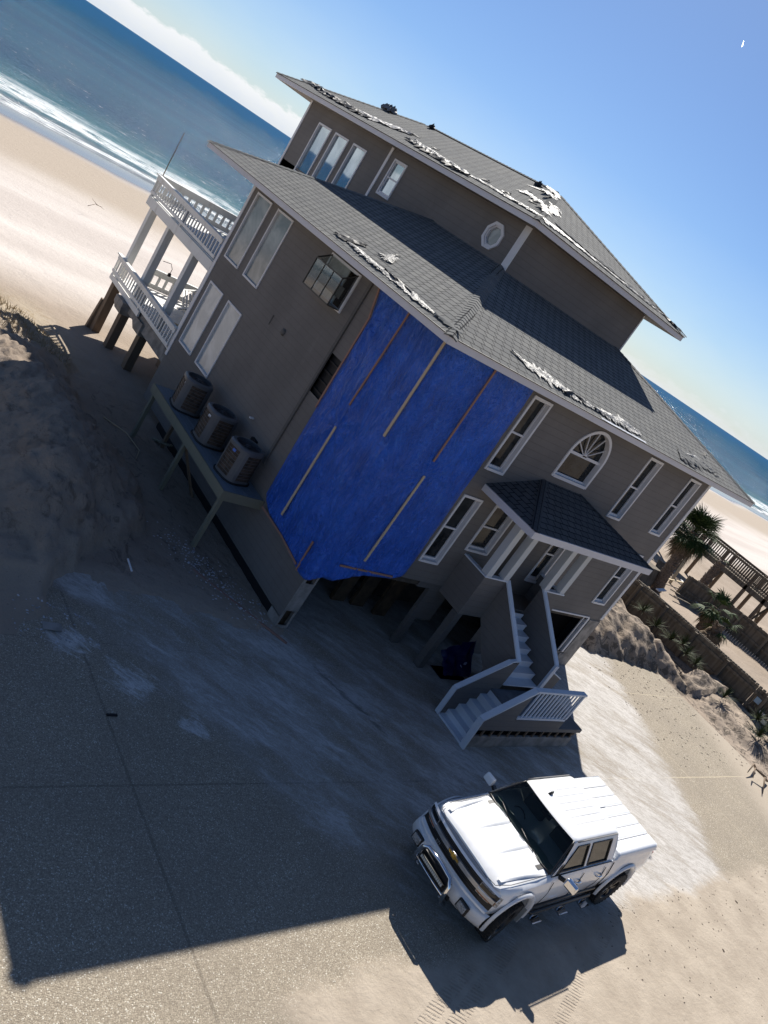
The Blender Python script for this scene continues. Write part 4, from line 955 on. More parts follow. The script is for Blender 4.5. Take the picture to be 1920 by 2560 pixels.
    for k in range(12): m = MB(); m.box(4.4+k*.38, 4.45+k*.38, yo+.03, yo+.07, .37, .61); m.build('vent_slat', M['wood'], S_)
    m = MB(); m.box(8.70, 8.78, yo+.15, -2.2, 0, .60); m.build('box_side', M['siding_dark'], S_)
    m = MB(); m.box(4.02, 8.78, yo+.03, yo+.15, .0, .37); m.build('concrete_skirt', M['concrete'], S_, bevel=.02)
entry_stairs()
# blue tub under the porch
def tub():
    m = MB(); m.hexa([(6.1, -.9, 0), (6.75, -.9, 0), (6.75, -.2, 0), (6.1, -.2, 0), (6.0, -1.0, .75), (6.85, -1.0, .75), (6.85, -.1, .75), (6.0, -.1, .75)])
    t_ = thing('storage_tub', 'deep blue plastic sack in the dark under the front porch', 'tub', (6.4, -.6, 0))
    m2 = MB(); m2.grid(lambda a, b: Vector((5.25+a*1.15+.1*noise.noise(Vector((a*4, b*4, 1))), -1.35+.55*b+.15*noise.noise(Vector((a*5, b*3, 8))), (.15+.95*b*(1-.55*(1-a)))+.06*noise.noise(Vector((a*6, b*6, 2))))), 14, 12)
    m2.grid(lambda a, b: Vector((5.25+a*1.15, -1.35+.55*b, 0))*1.0, 1, 1)
    m2.build('sack', simple('blue_plastic', (.004, .004, .055), .35), t_)
    e = MB(); e.lathe((6.02, -1.42+.2, .52), [(.055, 0), (.055, .01), (.035, .01), (.035, 0)], 14, 'y'); e.lathe((6.02, -1.42+.2, .52), [(.0, .004), (.018, .004)], 10, 'y'); e.beam((5.84, -1.24, .46), (5.93, -1.24, .40), .03, .02)
    e.build('emblem', simple('pale_print', (.45, .45, .6), .5), t_)
tub()
# ================================================================ equipment stand + air conditioners
def equipment_stand():
    y0, y1, x0 = 2.78, 8.4, -1.26; z = 1.85
    S_ = thing('equipment_stand', 'raised timber platform on posts along the shaded side wall', 'platform', (-.6, 5.5, 0))
    m = MB(); n = 9
    for k in range(n): w_ = (-.02-x0)/n; m.box(x0+k*w_+.004, x0+(k+1)*w_-.004, y0+.04, y1, z-.035, z+.004*math.sin(k*3))
    m.build('deck_boards', M['platdeck'], S_)
    m = MB(); m.box(x0-.045, x0-.003, y0, y1+.02, z-.26, z+.01); m.box(x0-.003, -.01, y0-.005, y0+.036, z-.26, z+.008); m.box(x0-.003, -.01, y1, y1+.04, z-.26, z); m.build('rim_joist', M['greentimber'], S_)
    for y, zb in ((y0+.08, -.2), (5.5, -.2), (8.25, -.2)):
        m = MB(); m.beam((x0+.06, y, zb), (x0+.06, y, z-.04), .11, .11, (0, 1, 0)); m.build('post', M['greentimber'], S_)
    m = MB(); m.beam((-.15, 5.5, .0), (x0+.06, 5.5, 1.55), .05, .14, (0, 1, 0)); m.build('brace', M['wood'], S_); m = MB(); m.beam((-.2, 8.2, -.1), (-.2, 8.2, 1.8), .1, .1, (0, 1, 0)); m.build('post', M['wood'], S_)
    return z
SZ = equipment_stand()
def ac_units():
    mm = simple('grey_cabinet', (.115, .12, .13), .45, .2, nscale=3, namt=.1); rust = simple('rusty_coil', (.07, .048, .034), .8, nscale=9, namt=.6); fan = simple('fan_grille', (.03, .03, .035), .5); tagm = simple('white_sticker', (.7, .7, .72), .5); bl = simple('blue_sticker', (.1, .2, .6), .5)
    labs = ['grey air conditioner unit on the stand nearest the deck, farthest from the tarp', 'middle one of the three air conditioner units on the timber stand', 'rusty grilled air conditioner unit at the end of the stand beside the blue tarp']
    proto = None
    for i, (x, y) in enumerate([(-.72, 7.25), (-.68, 5.45), (-.66, 3.72)]):
        u = thing('air_conditioner', labs[i], 'air conditioner', (x, y, SZ), 'air conditioners on the timber stand'); rot = [2.9, 3.1, 3.35][i]
        hw = .42; h = 1.0; rc = .2
        def outline(hw_, rc_, nseg=5):
            P = []
            for cx, cy, a0 in ((hw_-rc_, hw_-rc_, 0), (-hw_+rc_, hw_-rc_, 90), (-hw_+rc_, -hw_+rc_, 180), (hw_-rc_, -hw_+rc_, 270)):
                for k in range(nseg+1): t = R(a0+90*k/nseg); P.append((cx+rc_*math.cos(t), cy+rc_*math.sin(t)))
            return P
        def ringpts(P, z): return [(x+math.cos(rot)*a-math.sin(rot)*b, y+math.sin(rot)*a+math.cos(rot)*b, SZ+z) for a, b in P]
        O = outline(hw, .27); m = MB(); n = len(O)
        def band(m, z0, z1, s0=1, s1=1, cap=False):
            a = m.pts(ringpts([(p*s0, q*s0) for p, q in O], z0)); b = m.pts(ringpts([(p*s1, q*s1) for p, q in O], z1))
            for k in range(n): m.f.append([a[k], a[(k+1) % n], b[(k+1) % n], b[k]]); m.sm.add(len(m.f)-1)
            if cap: m.f.append(b)
        band(m, .04, .12); band(m, .88, .96, 1.0, 1.0); band(m, .96, 1.0, 1.0, .93)
        # corner posts (solid strips) between louvre windows
        for k in range(n):
            a_, b_ = O[k], O[(k+1) % n]
            kk = k % 6
            if kk in (1, 2, 3): 
                q = ringpts([a_, b_], .12)+ringpts([b_, a_], .88); m.poly(q, smooth=True)
        # top ring
        inn = [(.36*math.cos(2*math.pi*k/n+R(7.5)), .36*math.sin(2*math.pi*k/n+R(7.5))) for k in range(n)]
        a = m.pts(ringpts([(p*.93, q*.93) for p, q in O], 1.0)); b = m.pts(ringpts(inn, 1.012))
        for k in range(n): m.f.append([a[k], a[(k+1) % n], b[(k+1) % n], b[k]])
        b2 = m.pts(ringpts(inn, .90))
        for k in range(n): m.f.append([b[k], b[(k+1) % n], b2[(k+1) % n], b2[k]])
        # louvre bars
        for z0 in [.12+.095*k for k in range(9)]: band(m, z0-.006, z0+.006, 1.004, 1.004)
        m.build('cabinet', mm, u)
        m = MB(); band(m, .10, .9, .955, .955); m.build('coil', rust, u)
        m = MB(); m.poly(ringpts([(.36*math.cos(2*math.pi*k/24), .36*math.sin(2*math.pi*k/24)) for k in range(24)], .90))
        for rr in (.12, .18, .24, .30, .35): m.lathe((x, y, SZ+.985), [(rr-.006, 0), (rr+.006, 0)], 24)
        for k in range(8): t = k*math.pi/4; m.beam((x, y, SZ+.982), (x+.355*math.cos(t), y+.355*math.sin(t), SZ+.982), .01, .008)
        m.lathe((x, y, SZ+.93), [(.0, .06), (.08, .055), (.09, .0)], 14); m.build('fan', fan, u)
        m = MB(); band(m, -.0, .045, 1.09, 1.09, True); m.build('pad', M['black'], u)
        # badge on the side that faces the viewer
        m = MB(); d = Vector((-.82, -.25, 0)).normalized(); c = Vector((x, y, SZ+.80))+d*.425; sd_ = Vector((d.y, -d.x, 0))
        m.hexa([c-sd_*.05+d*e+Vector((0, 0, z)) for e, z in ((0, -.035),)]*0 or [c-sd_*.05-d*.01-Vector((0, 0, .035)), c+sd_*.05-d*.01-Vector((0, 0, .035)), c+sd_*.05+d*.01-Vector((0, 0, .035)), c-sd_*.05+d*.01-Vector((0, 0, .035)), c-sd_*.05-d*.01+Vector((0, 0, .035)), c+sd_*.05-d*.01+Vector((0, 0, .035)), c+sd_*.05+d*.01+Vector((0, 0, .035)), c-sd_*.05+d*.01+Vector((0, 0, .035))])
        m.build('badge', tagm if i < 2 else bl, u)
    # disconnect boxes on the wall and pipes
    m = MB(); m.box(-.10, -.002, 4.35, 4.6, 2.3, 2.75); m.build('disconnect_box', M['black'], house)
    m = MB(); m.box(-.12, -.002, 5.05, 5.12, 3.05, 3.09); m.build('bracket', M['trim'], house)
    m = MB(); m.tube([(-.03, 4.45, 2.3), (-.2, 4.3, 2.05), (-.35, 4.2, 2.1)], .02, 6); m.build('conduit', M['black'], house)
ac_units()
# ================================================================ rear deck
def rear_deck():
    y0, y1 = 11.14, 17.62; xe = 4.1
    DK = thing('timber_deck', 'two-level white painted wooden deck on pilings at the ocean end of the house', 'deck', (2, 14.5, 0))
    P = M['deckwhite']
    for zt in (5.30, 2.06):
        m = MB(); n = 28
        for k in range(n): x = .05+k*(xe-.05)/n; m.box(x, x+(xe-.05)/n-.012, y0, y1, zt-.0, zt+.035)
        m.build('deck_floor', P, DK)
    m = MB(); m.box(-.02, .06, y0, y1+.03, 4.97, 5.30); m.box(.06, xe, y1-.06, y1+.03, 4.99, 5.30); m.box(.06, xe, y0+2.2, y0+2.3, 5.0, 5.28); m.box(.06, xe, y0+4.4, y0+4.5, 5.0, 5.28); m.build('upper_beam', P, DK)
    m = MB(); m.box(-.02, .05, y0+3.0, y1+.03, 1.86, 2.06); m.box(.05, xe, y1-.06, y1+.03, 1.84, 2.06); m.build('lower_beam', P, DK)
    m = MB(); m.box(.12, .4, y0-.3, 16.2, 1.55, 2.0); m.box(.4, xe, 15.8, 16.1, 1.6, 2.0); m.box(.4, xe, 13.9, 14.2, 1.6, 2.0); m.build('girder', M['concrete'], DK)
    for y, a, b in ((17.25, 2.06, 5.0), (15.3, 2.06, 5.0), (12.82, 2.06, 5.0)):
        m = MB(); m.box(.08, .34, y-.12, y+.12, a+.03, b); m.build('deck_post', P, DK, bevel=.01)
    m = MB(); m.box(.04, .28, D+.03, D+.2, 2.1, 5.0); m.build('deck_post', P, DK)
    # railings along the side
    for zt, off, nb in ((5.30, -.06, 28), (2.06, -.06, 28)):
        ya = y0 + (.03); yb = y1
        m = MB(); m.box(off-.05, off+.11, ya, yb+.08, zt+.76, zt+.81); m.box(off, off+.05, ya, yb, zt+.62, zt+.76) ; rl = m.build('railing', P, DK)
        m = MB(); m.box(off+.0, off+.05, ya, yb, zt+.10, zt+.20); m.build('bottom_rail', P, rl)
        for k in range(nb):
            y = ya+.08+k*(yb-ya-.16)/(nb-1); m = MB(); m.box(off+.005, off+.04, y-.03, y+.03, zt+.20, zt+.62); m.build('baluster', P, rl)
        for y in (yb-.04, (ya+yb)/2): m = MB(); m.box(off+.05, off+.14, y-.05, y+.05, zt-.2, zt+.76); m.build('rail_post', P, rl)
    # ocean-side railings with wide flat pickets
    for zt, xa in ((5.30, .05), (2.06, 1.35)):
        m = MB(); m.box(xa, xe, y1-.02, y1+.12, zt+.78, zt+.83); m.box(xa, xe, y1+.02, y1+.06, zt+.58, zt+.78); rl = m.build('railing', P, DK)
        m = MB(); m.box(xa, xe, y1+.02, y1+.06, zt+.06, zt+.24); m.build('bottom_rail', P, rl)
        k = 0
        while xa+.05+k*.31 < xe-.1:
            x = xa+.05+k*.31; m = MB(); m.box(x, x+.11, y1+.0, y1+.022, zt+.24, zt+.58); m.build('picket', P, rl); k += 1
    # knocked-down railing section and splintered boards lying on the lower deck
    m = MB(); c = Vector((2.6, 16.2, 2.35))
    for k in range(7): m.beam(c+Vector((k*.16-.5, -.8+k*.1, .05*k)), c+Vector((k*.16-.2, .5+k*.08, .45+.03*k)), .09, .02)
    m.beam(c+Vector((-.7, -.7, .0)), c+Vector((.9, -.1, .4)), .12, .04); m.beam(c+Vector((-.4, .5, .4)), c+Vector((1.1, 1.0, .7)), .12, .04); m.build('broken_railing', P, DK)
    m = MB(); m.beam((1.3, 13.4, 2.2), (1.6, 14.1, 3.0), .16, .12); m.beam((1.0, 12.6, 2.12), (1.9, 13.9, 2.25), .1, .04); m.beam((1.2, 14.4, 2.12), (1.9, 13.2, 2.3), .12, .04); m.build('broken_boards', M['paletimber'], DK)
    # pilings
    for x, y in ((.12, 17.05), (3.6, 17.1)):
        m = MB(); m.beam((x, y, -.8), (x, y, 1.86), .3, .3, (0, 1, 0)); m.build('piling', M['wood'], DK)
    m = MB(); m.beam((-.12, 17.32, -.8), (.0, 17.25, 1.1), .16, .16, (0, 1, 0)); m.build('piling_stub', M['wood'], DK)
    for x, y in ((.22, 15.6), (.42, 13.95), (3.4, 15.9), (3.2, 13.6)):
        m = MB(); m.beam((x, y, -.8), (x, y, 1.5), .3, .3, (0, 1, 0)); m.build('piling', M['wood'], DK)
        m = MB(); m.hexa([(x-.32, y-.32, 1.38), (x+.32, y-.32, 1.38), (x+.32, y+.32, 1.38), (x-.32, y+.32, 1.38), (x-.40, y-.42, 1.6), (x+.40, y-.42, 1.6), (x+.40, y+.42, 1.6), (x-.40, y+.42, 1.6)]); m.box(x-.40, x+.40, y-.42, y+.42, 1.6, 1.84); m.build('pile_cap', M['concrete'], DK)
    # hanging lamp hook and small fittings
    m = MB(); m.tube([(.34, 15.0, 3.85), (.6, 14.9, 3.9), (.7, 14.85, 3.75), (.7, 14.85, 3.6)], .012, 5); m.lathe((.7, 14.85, 3.45), [(.0, 0), (.07, .03), (.06, .12), (.0, .16)], 10); m.build('wall_lamp', M['black'], DK)
rear_deck()
m = MB(); m.tube([(.1, 17.62, 5.35), (.11, 17.65, 6.6), (.13, 17.68, 7.8)], [.022, .018, .01], 6)
tag(m.build('pole', M['wood']), 'thin bare pole standing up from the far upper corner of the white deck', 'pole')
# ================================================================ truck
def truck():
    q = (-.41, -7.36, R(1.96), 1.09)
    T_ = thing('pickup_truck', 'white lifted pickup truck with chrome bull bar and white bed cover parked on the driveway', 'pickup truck', (q[0], q[1], 0), rz=q[2])
    T_.scale = (1.09, 1.09, 1.09)
    # local frame: x back from the bumper, y = -left ; meshes are written directly in it
    def B(m, name, mat, parent=None, bevel=0, smooth=False, label=None):
        o = m.build(name, mat, parent or T_, bevel, local=True, label=label); return o
    paint = NT('white_paint'); f = paint.noise(6, 4); paint.set(paint.mix(paint.step(f, .3, .7), (.78, .785, .79), (.84, .845, .85)), .25, spec=.5, Coat_Weight=.6, Coat_Roughness=.05)
    dirt = paint.xyz()[2]; PA = paint.mat
    s = NT('lower_paint'); X = s.xyz(); d_ = s.step(s.m('ADD', X[2], s.m('MULTIPLY', s.noise(5, 5, .7), .5)), 1.35, .55)
    s.set(s.mix(s.m('MULTIPLY', d_, .6), (.76, .765, .775), (.42, .39, .35)), .35, spec=.5, Coat_Weight=.4, Coat_Roughness=.15); PL = s.mat
    chrome = simple('chrome', (.75, .76, .78), .08, 1.0); blk = simple('black_plastic', (.012, .012, .013), .45); rub = simple('tyre_rubber', (.018, .017, .016), .85, bump=.5, bscale=60); dgl = mk_glass('auto_glass', (.008, .010, .010), .03, spec=.6)
    rim = simple('dark_alloy', (.02, .02, .022), .4, .5); silver = simple('silver_bar', (.45, .46, .48), .3, .6, nscale=4, namt=.15); lampg = simple('lamp_glass', (.30, .30, .30), .08, nscale=30, namt=.5); amber = simple('amber_lens', (.30, .10, .03), .15); gold = simple('gold_emblem', (.62, .38, .08), .25, .7)
    glassT = NT('tinted_glass'); gl = glassT.n('ShaderNodeBsdfGlossy'); gl.inputs['Roughness'].default_value = .02; tr = glassT.n('ShaderNodeBsdfTransparent'); tr.inputs[0].default_value = (.42, .5, .47, 1); mx = glassT.n('ShaderNodeMixShader')
    fr = glassT.n('ShaderNodeFresnel'); fr.inputs[0].default_value = 1.45; glassT.l(fr.outputs[0], mx.inputs[0]); glassT.l(tr.outputs[0], mx.inputs[1]); glassT.l(gl.outputs[0], mx.inputs[2]); glassT.l(mx.outputs[0], glassT.out.inputs[0]); GT = glassT.mat
    # ---- body shell by lofting half sections, then wheel arches cut out
    def section(x, ys, zt, ytop, crown, zb=.56, tuck=.05):
        return [(x, 0, zb), (x, ys-.10, zb), (x, ys-tuck, zb+.03), (x, ys-.015, .72), (x, ys, .86), (x, ys-.0, 1.0), (x, ys-.035, zt-.13), (x, ys-.055, zt-.05), (x, ytop, zt), (x, ytop-.12, zt+crown*.45), (x, ytop*.45, zt+crown), (x, 0, zt+crown*.95)]
    st = [(.29, .70, 1.12, .62, .01, .62), (.31, .84, 1.15, .75, .02, .6), (.38, .925, 1.18, .83, .03, .58), (.55, .985, 1.205, .875, .045, .56), (.9, 1.0, 1.22, .885, .06, .56), (1.3, 1.0, 1.24, .885, .075, .56), (1.66, 1.0, 1.27, .89, .08, .56), (1.74, 1.0, 1.29, .90, .02, .54), (2.5, 1.0, 1.315, .915, .0, .54), (3.84, 1.0, 1.32, .92, .0, .54), (3.90, .99, 1.32, .91, .0, .56), (3.94, .99, 1.33, .93, .0, .56), (4.8, 1.0, 1.34, .94, .0, .58), (5.5, .985, 1.345, .93, .0, .62), (5.68, .965, 1.345, .90, .0, .64), (5.76, .93, 1.33, .86, .0, .66)]
    secs = [section(a, b, c, d, e, f) for a, b, c, d, e, f in st]
    m = MB(); rings = []
    for S_ in secs: rings.append(m.pts([(x, y, z) for x, y, z in S_]+[(x, -y, z) for x, y, z in S_[-2:0:-1]]))
    n = len(rings[0])
    for a, b in zip(rings, rings[1:]):
        for k in range(n): m.f.append([a[k], b[k], b[(k+1) % n], a[(k+1) % n]])
    m.f.append(rings[0][:]); m.f.append(rings[-1][::-1])
    body = B(m, 'body', PA)
    bmx = bmesh.new(); bmx.from_mesh(body.data); bmesh.ops.recalc_face_normals(bmx, faces=bmx.faces); bmx.to_mesh(body.data); bmx.free()
    WX = (1.0, 4.74); WR = .44
    c = MB()
    for wx in WX:
        N = 28; r_ = .56
        for sgn in (1, -1):
            a = c.pts([(wx+r_*math.cos(2*math.pi*k/N), sgn*.55, .50+r_*math.sin(2*math.pi*k/N)) for k in range(N)]); b = c.pts([(wx+r_*math.cos(2*math.pi*k/N), sgn*1.2, .50+r_*math.sin(2*math.pi*k/N)) for k in range(N)])
            for k in range(N): c.f.append([a[k], a[(k+1) % N], b[(k+1) % N], b[k]])
            c.f.append(a[::-1]); c.f.append(b[:])
    cut = c.build('cut', None); bc = bmesh.new(); bc.from_mesh(cut.data); bmesh.ops.recalc_face_normals(bc, faces=bc.faces); bc.to_mesh(cut.data); bc.free()
    bo = body.modifiers.new('b', 'BOOLEAN'); bo.operation = 'DIFFERENCE'; bo.object = cut; bo.solver = 'EXACT'
    # evaluate in local space: temporarily unparent
    body.parent = None; bpy.context.view_layer.update(); dg = bpy.context.evaluated_depsgraph_get(); nm = bpy.data.meshes.new_from_object(body.evaluated_get(dg)); body.modifiers.clear(); body.data = nm; body.parent = T_
    bpy.data.objects.remove(cut)
    for p in nm.polygons: p.use_smooth = True
    if hasattr(nm, 'set_sharp_from_angle'): nm.set_sharp_from_angle(angle=R(28))
    bv = body.modifiers.new('bevel', 'BEVEL'); bv.width = .012; bv.segments = 2; bv.limit_method = 'ANGLE'; bv.angle_limit = R(35)
    m = MB()
    for wx in WX:
        for sgn in (1, -1):
            m.lathe((wx, sgn*.5, .50), [(.57, 0), (.57, sgn*.44)], 20, 'y', a0=R(-20), a1=R(200))
    m.box(.3, 5.7, -.7, .7, .42, .58); B(m, 'underbody', blk)
    # hood ridges (power dome)
    m = MB()
    for sgn in (1, -1):
        for y0_, hgt, x0_, x1_ in ((.26, .022, .75, 1.58),):
            m.grid(lambda a, b: Vector((x0_+(x1_-x0_)*a, sgn*(y0_+.10*(b-.5)*2*(0.25+.75*a)), 1.268+.060*a+(hgt+.012)*math.sin(math.pi*b)*math.sin(math.pi*min(1, a*1.0)*.5+.0))), 16, 6)
        m.grid(lambda a, b: Vector((.42+1.22*a, sgn*(.70+.10*a+.045*(b-.5)*2), 1.232+.052*a+.034*math.sin(math.pi*b)*math.sin(math.pi*a))), 18, 6)
    B(m, 'hood_ridge', PA, body)
    # hood shut lines
    m = MB()
    for sgn in (1, -1):
        m.tube([(.22, sgn*.60, 1.212), (.27, sgn*.76, 1.212), (.6, sgn*.835, 1.240), (1.2, sgn*.85, 1.270), (1.66, sgn*.855, 1.300)], .006, 5)
    m.tube([(.205, y/10, 1.203+(.0)) for y in range(-6, 7)], .006, 5)
    B(m, 'hood_seam', blk, body)
    # ---- bed cover
    m = MB(); x0_, x1_ = 3.93, 5.72
    def lid(a, b):
        x = x0_+(x1_-x0_)*a; y = -.94+1.88*b; e = min(a*(x1_-x0_), (1-a)*(x1_-x0_)+.0, (.94-abs(y))); k = min(1, e/.09); z = 1.335+.125*math.sqrt(max(0, 1-(1-k)**2))
        g_ = 0
        for gy in (-.62, -.37, -.12, .12, .37, .62):
            if abs(y-gy) < .022 and .12 < a < .97: g_ = -.012
        return Vector((x, y, z+.012*(1-(y/.94)**2)+g_))
    m.grid(lid, 30, 94); B(m, 'bed_cover', PA)
    m = MB(); m.tube([(4.35, -.12, 1.474), (4.35, .12, 1.474)], .006, 4); m.tube([(4.35, .12, 1.474), (4.85, .12, 1.474)], .005, 4)
    m.tube([(5.74, -.8, 1.0), (5.74, .8, 1.0)], .01, 4); B(m, 'cover_seam', silver)
    # ---- greenhouse
    bx0, bx1, tx0, tx1 = 1.70, 3.86, 2.16, 3.80; by, ty, bz, tz = .90, .69, 1.30, 1.80
    def S(x, t, sgn, off=0):
        y = by+(ty-by)*(t**1.15)+.02*math.sin(math.pi*t); z = bz+(tz-bz)*t; n_ = Vector((0, (tz-bz), (by-ty))).normalized(); return Vector((x, sgn*(y+n_.y*off), z+n_.z*off))
    m = MB()
    def pf(pts, sgn, off=0, mm=None):
        q = [S(x, t, sgn, off) for x, t in pts]; (mm or m).poly(q if sgn < 0 else q[::-1])
    for sgn in (1, -1):
        # A pillar, header, B pillar, C pillar, sill
        pf([(bx0, 0), (bx0+.16, 0), (2.02, .45), (2.30, .90), (2.30, 1), (tx0, 1), (bx0+.23, .5)], sgn)
        pf([(2.30, .90), (tx1-.14, .90), (tx1-.05, 1), (2.30, 1)], sgn)
        pf([(2.74, .1), (2.84, .1), (2.84, .90), (2.74, .90)], sgn)
        pf([(3.60, .1), (bx1, .1), (bx1-.02, .6), (tx1, 1), (tx1-.05, 1), (3.60, .90)], sgn)
        pf([(bx0+.16, 0), (bx1, 0), (bx1, .1), (bx0+.20, .1)], sgn)
    # roof
    def roof(a, b):
        y = (b-.5)*2; x = tx0+(tx1-tx0)*a + (-.06*(1-y*y))*(1-a) + .03*(1-y*y)*a; e = min(1, (1-abs(y))/.14); zz = tz+.055*math.sqrt(max(0, 1-(1-e)**2))+.02*(1-y*y)*math.sin(math.pi*min(1, a*1.3+.1)*.5)
        for gy in (-.55, -.33, -.11, .11, .33, .55):
            if abs(y-gy) < .016 and .22 < a < .93: zz -= .010
        ey = min(1, a/.04, (1-a)/.05); zz -= .03*(1-ey)
        return Vector((x, y*ty, zz))
    m.grid(roof, 26, 90)
    # rear wall of the cab
    m.poly([(bx1, -by, bz), (bx1, by, bz), (tx1, ty, tz), (tx1, -ty, tz)])
    B(m, 'cab', PA)
    m = MB()
    gm = simple('grey_moulding', (.16, .155, .15), .5)
    for sgn in (1, -1): m = MB(); m.tube([S(tx0+.08, 1.0, sgn, .01)+Vector((0, 0, .03)), S(2.6, 1.0, sgn, .01)+Vector((0, 0, .034)), S(3.72, 1.0, sgn, .01)+Vector((0, 0, .03))], .013, 5); B(m, 'roof_moulding', gm)
    # door windows with black surrounds
    for sgn in (1, -1):
        for pts, nm_ in (([(1.92, .12), (2.72, .12), (2.72, .88), (2.32, .88), (2.08, .52)], 'door_window'), ([(2.86, .12), (3.58, .12), (3.58, .88), (2.86, .88)], 'door_window')):
            g_ = MB(); q = [S(x, t, sgn, -.012) for x, t in pts]; g_.poly(q if sgn < 0 else q[::-1]); wn = B(g_, nm_, mk_glass('side_glass', (.03, .027, .018), .04, col2=(.06, .053, .038), sc=6) if 'side_glass' not in bpy.data.materials else bpy.data.materials['side_glass'])
            f_ = MB()
            for i in range(len(pts)): f_.beam(S(*pts[i], sgn, .002), S(*pts[(i+1) % len(pts)], sgn, .002), .028, .02, (0, sgn, 0))
            B(f_, 'weather_strip', blk, wn)
    # windshield and interior
    def W_(a, b, off=0):
        y = (b-.5)*2; x = (bx0-.02-.10*(1-y*y))+(tx0-.02-.05*(1-y*y)-(bx0-.02-.10*(1-y*y)))*a; z = 1.315+(1.83-1.315)*a; yy = y*(.86+(.665-.86)*a); return Vector((x-off*.7, yy, z+off*.7))
    m = MB(); m.grid(lambda a, b: W_(a, b), 10, 14); B(m, 'windshield', GT)
    m = MB()
    for b in (0.0, 1.0): m.tube([W_(k/8, b) for k in range(9)], .018, 5)
    m.tube([W_(0, k/12) for k in range(13)], .022, 5); B(m, 'windshield_seal', blk)
    m = MB(); m.grid(lambda a, b: Vector((1.48+.22*a-.09*(1-((b-.5)*2)**2), (b-.5)*1.46, 1.302+.02*a)), 4, 14); m.build('cowl', blk, T_, local=True)
    m = MB(); m.tube([W_(.05, .62, .02), W_(.16, .86, .02)], .009, 5); m.tube([W_(.05, .25, .02), W_(.17, .50, .02)], .009, 5); B(m, 'wiper', blk)
    gr = simple('dash_grey_green', (.30, .38, .34), .7); sg = simple('seat_fabric', (.09, .09, .085), .8)
    m = MB(); m.grid(lambda a, b: Vector((1.62+.42*a, -.78+1.56*b, 1.27+.05*math.sin(math.pi*a)+.03*(1 if .12 < b < .38 else 0)*math.sin(math.pi*a))), 8, 20); B(m, 'dashboard', gr)
    for y in (-.38, .38):
        m = MB(); m.box(2.5, 2.66, y-.24, y+.24, 1.0, 1.55); m.box(2.53, 2.63, y-.12, y+.12, 1.57, 1.73); B(m, 'seat', sg, bevel=.04)
    m = MB(); m.box(1.8, 3.8, -.8, .8, .9, 1.0); m.box(3.74, 3.8, -.66, .66, 1.0, 1.76); B(m, 'cabin_floor', blk)
    m = MB(); m.lathe((2.12, .38, 1.22), [(.17, 0), (.19, .01), (.17, .02)], 18, 'x'); B(m, 'steering_wheel', blk)
    m = MB(); m.box(2.10, 2.14, -.12, .12, 1.70, 1.76); B(m, 'rear_view_mirror', blk)
    rg = simple('groove_shade', (.52, .52, .53), .6)  # grey strips paint in the shade of the roof and cover grooves
    for gy in (-.55, -.33, -.11, .11, .33, .55):
        m = MB(); m.beam((2.55, gy*ty, tz+.072), (3.62, gy*ty, tz+.072), .009, .005); B(m, 'roof_groove_shade', rg)
    for gy in (-.62, -.37, -.12, .12, .37, .62):
        m = MB(); m.beam((4.08, gy, 1.464), (5.62, gy, 1.464), .010, .007); B(m, 'cover_groove_shade', rg)
    # antenna
    m = MB(); m.hexa([(2.42, .28, 1.85), (2.56, .28, 1.85), (2.56, .34, 1.85), (2.42, .34, 1.85), (2.50, .30, 1.93), (2.57, .30, 1.93), (2.57, .32, 1.93), (2.50, .32, 1.93)]); B(m, 'antenna', blk, bevel=.01)
    # ---- front end
    m = MB()
    def face(a, b, z0, z1, xo): y = (b-.5)*2; return Vector((xo+.16*abs(y)**2.6, y*.93, z0+(z1-z0)*a))
    m.grid(lambda a, b: face(a, b, .78, 1.15, .135), 6, 24); B(m, 'grille', blk)
    m = MB(); m.grid(lambda a, b: face(a, b, .945, 1.025, .105+.0*a), 3, 24); m.grid(lambda a, b: face(a, b, 1.025, 1.026, .105+.04*a), 1, 24); m.grid(lambda a, b: face(a, b, .944, .945, .145-.04*a), 1, 24); B(m, 'grille_bar', silver)
    m = MB(); m.grid(lambda a, b: face(a, b, .735, .775, .085)*1.0, 2, 24); m.grid(lambda a, b: face(a, b, .775, .80, .085+.05*a), 2, 24)
    m.grid(lambda a, b: face(a, b, 1.13, 1.165, .115+.03*a), 2, 24); B(m, 'grille_surround', PA)
    m = MB()
    for z in (.82, .87, .91, 1.06, 1.10): m.tube([face(0, k/16, z, z, .125) for k in range(2, 15)], .006, 4)
    B(m, 'grille_mesh', simple('grille_slats', (.03, .03, .03), .4))
    # bowtie emblem
    e = [(-.045, .16), (.0, .16)]; m = MB(); P_ = [(.13, .028), (.045, .028), (.052, .05), (-.052+.0, .05), (-.045, .028), (-.13, .028), (-.115, -.028), (-.045, -.028), (-.052, -.05), (.052, -.05), (.045, -.028), (.115, -.028)]
    P_ = [(.145, .03), (.05, .03), (.055, .055), (-.055, .055), (-.05, .03), (-.125, .03), (-.145, -.03), (-.05, -.03), (-.055, -.055), (.055, -.055), (.05, -.03), (.125, -.03)]
    fa = [(.088, y, .985+z) for y, z in P_]; m.poly(fa); B(m, 'emblem', gold)
    m = MB()
    for (y0_, z0_), (y1_, z1_) in zip(P_, P_[1:]+P_[:1]): m.beam((.09, y0_, .985+z0_), (.09, y1_, .985+z1_), .012, .01, (1, 0, 0))
    B(m, 'emblem_rim', chrome)
